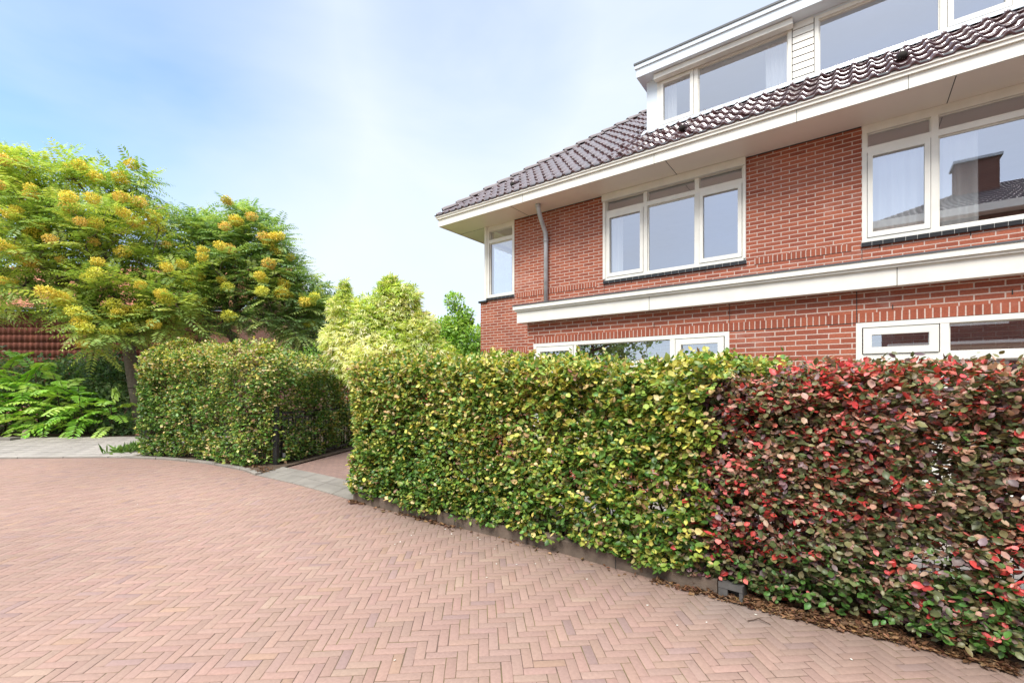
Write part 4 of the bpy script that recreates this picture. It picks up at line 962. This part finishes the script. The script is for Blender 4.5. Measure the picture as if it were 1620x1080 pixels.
for lab, ft, bl, n_ in (('dark green ivy-like shrub against the red tile wall at the left edge', C(-17.2,16.6), [(-70,610,66,16.6), (10,610,44,16.6), (-20,640,70,16.4), (55,600,42,16.5), (30,650,50,16.2), (0,565,20,17,.5)], 9000),
                        ('dark shrub under the yellow-flowering branches, behind the ferny saplings', C(-14.4,16.4), [(100,605,38,16.6), (125,615,52,16.4), (85,650,50,16.2), (130,665,45,15.9), (115,580,22,16.8)], 8000),
                        ('dark dense bush in the shade beside the left end of the tall hedge', C(-13.1,15.6), [(170,610,44,16), (185,650,44,15.6), (200,600,34,16.2), (165,575,30,16.2), (205,680,30,15)], 7500)):
    bushy('shrub', lab, 'shrub', tuple(ft), tuple(ft+Vector((0,0,.8))), bl, n_, .13, DK, 1.6, LEAF4, .05, .45, 'dark shrubs under the trees', (0,0,-.3), .7, 50, .55)
bushy('tree', 'round dark tree across the street, seen only mirrored in the bay window', 'tree', (-11,-9,0), (-11,-9,2.4), [], 1, .1, DK) if False else None
t_ = thing('tree', 'leafy tree on the far side of the street, mirrored in the bay window', 'tree', (-11,-9,0))
u_ = rnd(6500); p_ = np.array([-11,-9,4.3])+u_*(np.array([3.4,3.4,2.6])*(rng.random((6500,1))**.4)); p_ = p_[wob(p_, 1.3, 4) > -.35]
leaves('crown', p_, rnd(len(p_))-UP*.2, unit(UP+rnd(len(p_))*.7), np.full(len(p_), .26), np.full(len(p_), .16), vary(pick(DK, np.ones((len(p_), 4)))*1.3, .2), LEAF4, M['leaf'], t_)
skeleton((-11,-9,0), p_[:60], (-11,-9,2.4), .18, t_)

# feathery saplings along the footpath ----------------------
SAP = [(-75,610,15.6,2.2,11), (8,620,15.4,2.1,12), (62,600,15.5,2.2,13), (38,640,14.9,1.7,12), (100,640,15.0,1.75,13), (-25,650,14.8,1.6,12), (140,655,14.9,1.35,12), (178,665,14.7,1.15,11), (75,672,14.6,1.0,10), (15,680,14.6,.9,10), (120,680,14.6,.8,9), (-60,670,14.5,1.2,11)]
SLAB = ['feathery green sapling arching over the path at the far left edge', 'tall feathery sapling by the left edge of the picture', 'tallest ferny sapling, its top leaves spread before the dark shrubs', 'feathery sapling with wide drooping leaves above the wooden stub', 'broad ferny sapling midway along the back of the footpath', 'feathery sapling leaning out just left of the wooden stub', 'low ferny sapling right of the midpoint of the path edge', 'short ferny sapling nearest the tall green hedge', 'small ferny sapling at the path edge right of the wooden stub', 'small ferny sapling at the path edge, left of the stub', 'lowest bright green sapling on the flags near the tall hedge', 'leafy sapling by the stone block at the left edge']
for (px, py, d0, h0, nl), lab in zip(SAP, SLAB):
    ft = C((px-810)/720*d0, d0, 0); t = thing('sapling', lab, 'sapling', tuple(ft), 'ferny saplings behind the footpath'); ft = np.array(ft)
    lean = rng.normal(0, .06, 3)*[1, 1, 0]+np.array([CA, -SA, 0])*.10
    zz = np.linspace(.30, 1, nl)*h0*.92; base = ft+lean*zz[:, None]+UP*zz[:, None]
    A_ = rng.uniform(0, 6.28)+np.arange(nl)*2.4; el = np.linspace(.25, .95, nl)+rng.normal(0, .1, nl)
    d = np.stack([np.cos(A_)*np.cos(el), np.sin(A_)*np.cos(el), np.sin(el)], 1); d += np.array([CA, -SA, 0])*.35
    L = min(1.5, .75+h0*.34)*rng.normal(1, .1, nl); dr = rng.uniform(.35, .65, nl)
    c_ = pick([(.26,.52,.06), (.36,.62,.09), (.48,.68,.12)], np.ones((nl, 3)))
    leaves('leaves', *compound(base, d, L, 12, L*.20, .36, dr, c_, .08), LEAF6, M['leafnear'], t)
    m = MB(); m.tube([Vector(ft), Vector(ft+lean*h0*.5+UP*h0*.5), Vector(ft+lean*h0+UP*h0*.95)], [.022, .018, .010], 6); stalks(m, base, d, L, dr, .008); m.build('stem', M['twig'], t)
# weed tuft by the hedge's foot
wt = thing('weed', 'bright green weed tuft on the flags at the left end of the tall hedge', 'weed', tuple(G(200, 716)))
n_ = 130; b0 = np.array(G(200, 716))+np.concatenate([rng.normal(0, .14, (n_, 2)), np.full((n_, 1), .03)], 1); dd = unit(rng.normal(0, .6, (n_, 3))+UP*.8)
leaves('leaves', b0, dd, rnd(n_), rng.uniform(.12, .30, n_), np.full(n_, .035), vary(pick([(.13,.26,.04), (.20,.34,.06)], np.ones((n_, 2))), .15), LEAF6, M['leafnear'], wt)

# ------------------------------------------------------------------ gate, fence and small things
gt = thing('gate', 'open black metal gate standing against the tall hedge beside the drive', 'gate', tuple(gp))
side = Vector((-DRV.y, DRV.x, 0)); g0 = gp+DRV*.12-side*.02; GL = 3.0
def bar_along(mb, a, b, w_, h_, z):
    t = (b-a); mb.obox((a+b)/2, t.normalized(), Vector((-t.y, t.x, 0)).normalized(), t.length/2, w_/2, z-h_/2, z+h_/2)
m = MB(); m.obox(gp, DRV, side, .04, .04, 0, 1.18); bevel(m.build('post', M['blackmetal'], gt), .004)
m = MB(); m.obox(gp, DRV, side, .048, .048, 1.181, 1.2); m.build('post_cap', M['blackmetal'], gt)
for z, h_ in ((.12, .05), (1.06, .04), (.95, .03)):
    m = MB(); bar_along(m, g0, g0+DRV*GL, .035, h_, z); m.build('rail', M['blackmetal'], gt)
for q in (0, GL):
    m = MB(); m.obox(g0+DRV*(q if q else .02), DRV, side, .0205, .02, .10, 1.10); m.build('stile', M['blackmetal'], gt)
bm_ = None
for k in range(1, 27):
    c0 = g0+DRV*(k*GL/27)
    if bm_ is None:
        m = MB(); m.tube([(0,0,.146), (0,0,.934)], .008, 6); bm_ = m.build('bar', M['blackmetal'], gt); bm_.location = c0-gp
    else:
        o = bm_.copy(); COL.objects.link(o); o.parent = gt; o.location = c0-gp
m = MB(); m.obox(g0+DRV*.05-side*.03, DRV, side, .03, .012, .16, .24); m.build('hinge', M['zinc'], gt)
fe = smooth(resample(sub_edge(1150, 1620)+[EDGE[-2]], .1), 3); fe = [p+inward(fe, i)*.30 for i, p in enumerate(fe)]
wf = thing('wire_fence', 'black wire mesh fence grown into the copper beech hedge', 'fence', tuple(fe[len(fe)//2]))
ln_ = 0; acc = [0]
for a, b in zip(fe, fe[1:]): acc.append(acc[-1]+(b-a).length)
def fpt(s):
    for i in range(len(fe)-1):
        if acc[i] <= s <= acc[i+1]+1e-6: return fe[i].lerp(fe[i+1], (s-acc[i])/max(1e-6, acc[i+1]-acc[i]))
    return fe[-1]
FL = acc[-1]; npst = max(3, int(FL/.75)+1)
for k in range(npst):
    p = fpt(FL*k/(npst-1)); m = MB(); m.tube([p, p+Vector((0,0,1.0))], .022, 8); m.build('post', M['blackmetal'], wf)
m = MB(); z = .12
while z < .98: m.tube([fpt(FL*k/24)+Vector((0,0,z)) for k in range(25)], .0028, 4, False); z += .055
for k in range(int(FL/.06)): m.tube([fpt(k*.06)+Vector((0,0,.1)), fpt(k*.06)+Vector((0,0,.98))], .0026, 4, False)
m.build('mesh_panel', M['blackmetal'], wf)
# drain inlet in the kerb line
da = at_px(1138); db = at_px(1176); dt = (db-da).normalized(); dn = Vector((-dt.y, dt.x, 0)); dc = (da+db)/2+dn*.08
dr = thing('drain_inlet', 'grey metal gully inlet set in the kerb where the hedges meet', 'drain', tuple(dc)); hw = (db-da).length/2
m = MB(); m.obox(dc, dt, dn, hw, .085, -.03, .012); m.obox(dc, dt, dn, hw, .085, .085, .128); m.obox(dc-dt*(hw*.62), dt, dn, hw*.38, .08, .012, .0845); m.obox(dc+dt*(hw*.86), dt, dn, hw*.14, .08, .012, .0845); bevel(m.build('casing', plain('cast_grey_metal', (.11,.105,.10), .7, .3, 12, .2), dr), .006)
m = MB(); m.obox(dc+dn*.02, dt, dn, hw*.72, .05, .0125, .084); m.build('slot', M['gap'], dr)
# wooden stub and stone block by the far path
ft = C((42-810)/720*14.25, 14.25); st = thing('wooden_stub', 'short weathered wooden stub at the back edge of the footpath', 'post', tuple(ft))
m = MB(); m.obox(ft, C(1,0), C(0,1), .07, .06, 0, .20); m.obox(ft+C(.02,0), C(1,0), C(0,1), .06, .05, .20, .24); bevel(m.build('stub', plain('grey_wood', (.36,.28,.19), .9, .3, 10, 0, .5, 40), st), .012)
ft = C((4-810)/720*13.3, 13.3); m = MB(); m.obox(ft, C(1,.1).normalized(), C(-.1,1).normalized(), .34, .16, .0, .10); o = bevel(m.build('stone_block', M['slab']), .02, 3); tag(o, 'low grey stone block lying on the footpath at the left edge', 'stone block')
# twig on the pavers
a = G(1183, 983); b = G(1219, 989); mid = (a+b)/2+inward([a, b], 0)*.035
m = MB(); m.tube([a+Vector((0,0,.008)), a.lerp(mid, .6)+Vector((0,0,.012)), mid+Vector((0,0,.02)), mid.lerp(b, .6)+Vector((0,0,.014)), b+Vector((0,0,.008))], [.0035, .004, .004, .003, .002], 6); m.tube([mid+Vector((0,0,.02)), mid+Vector((.03,.02,.03))], [.002, .001], 5)
o = m.build('twig', M['twig']); tag(o, 'thin curved brown twig lying on the pavers before the copper hedge', 'twig')
# dry leaves swept against the kerb
def scatter(name, px0, px1, n, w0, w1, size, pal, z0, pile=0):
    E_ = smooth(resample(sub_edge(px0, px1), .05), 2); i = rng.integers(0, len(E_)-1, n); off = rng.uniform(w0, w1, n)
    q = np.array([np.array(E_[k]+inward(E_, k)*o_) for k, o_ in zip(i, off)]); q[:, :2] += rng.normal(0, .02, (n, 2)); q[:, 2] = z0+rng.random(n)*.012+pile*rng.random(n)*np.clip((off-w0)/(w1-w0), 0, 1)
    d = rnd(n)*[1, 1, .25]; nr = unit(UP+rng.normal(0, .45, (n, 3))); ln = size*rng.normal(1, .3, n).clip(.4, 1.7)
    return q, d, nr, ln, ln*rng.uniform(.35, .6, n), vary(pick(pal, np.ones((n, len(pal)))), .2)
DRY = [(.16,.08,.04), (.24,.13,.065), (.32,.19,.10), (.12,.06,.035), (.21,.12,.07)]  # dry leaf browns, darkened to carry the shade at the hedge foot
parts = [scatter('l', 1095, 1400, 1700, -.02, .06, .034, DRY, .006, .04), scatter('l', 1400, 1619, 900, -.02, .06, .034, DRY, .006, .03), scatter('l', 1130, 1619, 1200, .08, .35, .045, DRY, .03, .03), scatter('l', 330, 404, 260, .06, .35, .05, DRY, .035), scatter('l', 556, 580, 70, -.06, .01, .05, DRY, .008), scatter('l', 636, 720, 130, -.05, .0, .045, DRY, .008), scatter('l', 1040, 1110, 120, -.06, .0, .045, DRY, .006), scatter('l', 600, 1100, 90, -.12, .0, .04, DRY, .006)]
cat = [np.concatenate(x) for x in zip(*parts)]
o = leaves('leaf_litter', *cat, LEAF6, M['litter'], None); tag(o, 'strip of dry brown leaves swept against the foot of the hedges', 'leaf litter', kind='stuff')
n_ = 75; pp = np.array([np.array(G(random.uniform(600, 1250), y_)) for y_ in 830+170*rng.random(n_)**1.3]); ok = [np.min(np.linalg.norm(EP-q[:2], axis=1)) < .9 for q in pp]; pp = pp[ok]; pp[:, 2] = .006; n_ = len(pp)
ex = np.array([np.array(G(*q)) for q in ((623,1046), (218,798), (120,788), (300,855), (1345,1042), (480,800), (705,838), (1070,990))]); ex[:, 2] = .006; pp = np.concatenate([pp, ex]); n_ = len(pp)
o = leaves('fallen_petals', pp, rnd(n_)*[1,1,.1], unit(UP+rng.normal(0, .2, (n_, 3))), rng.uniform(.012, .026, n_), rng.uniform(.01, .02, n_), np.tile([.78,.76,.68], (n_, 1)), LEAF6, M['litter'], None); tag(o, 'small pale petals scattered on the pavers', 'petals', kind='stuff')
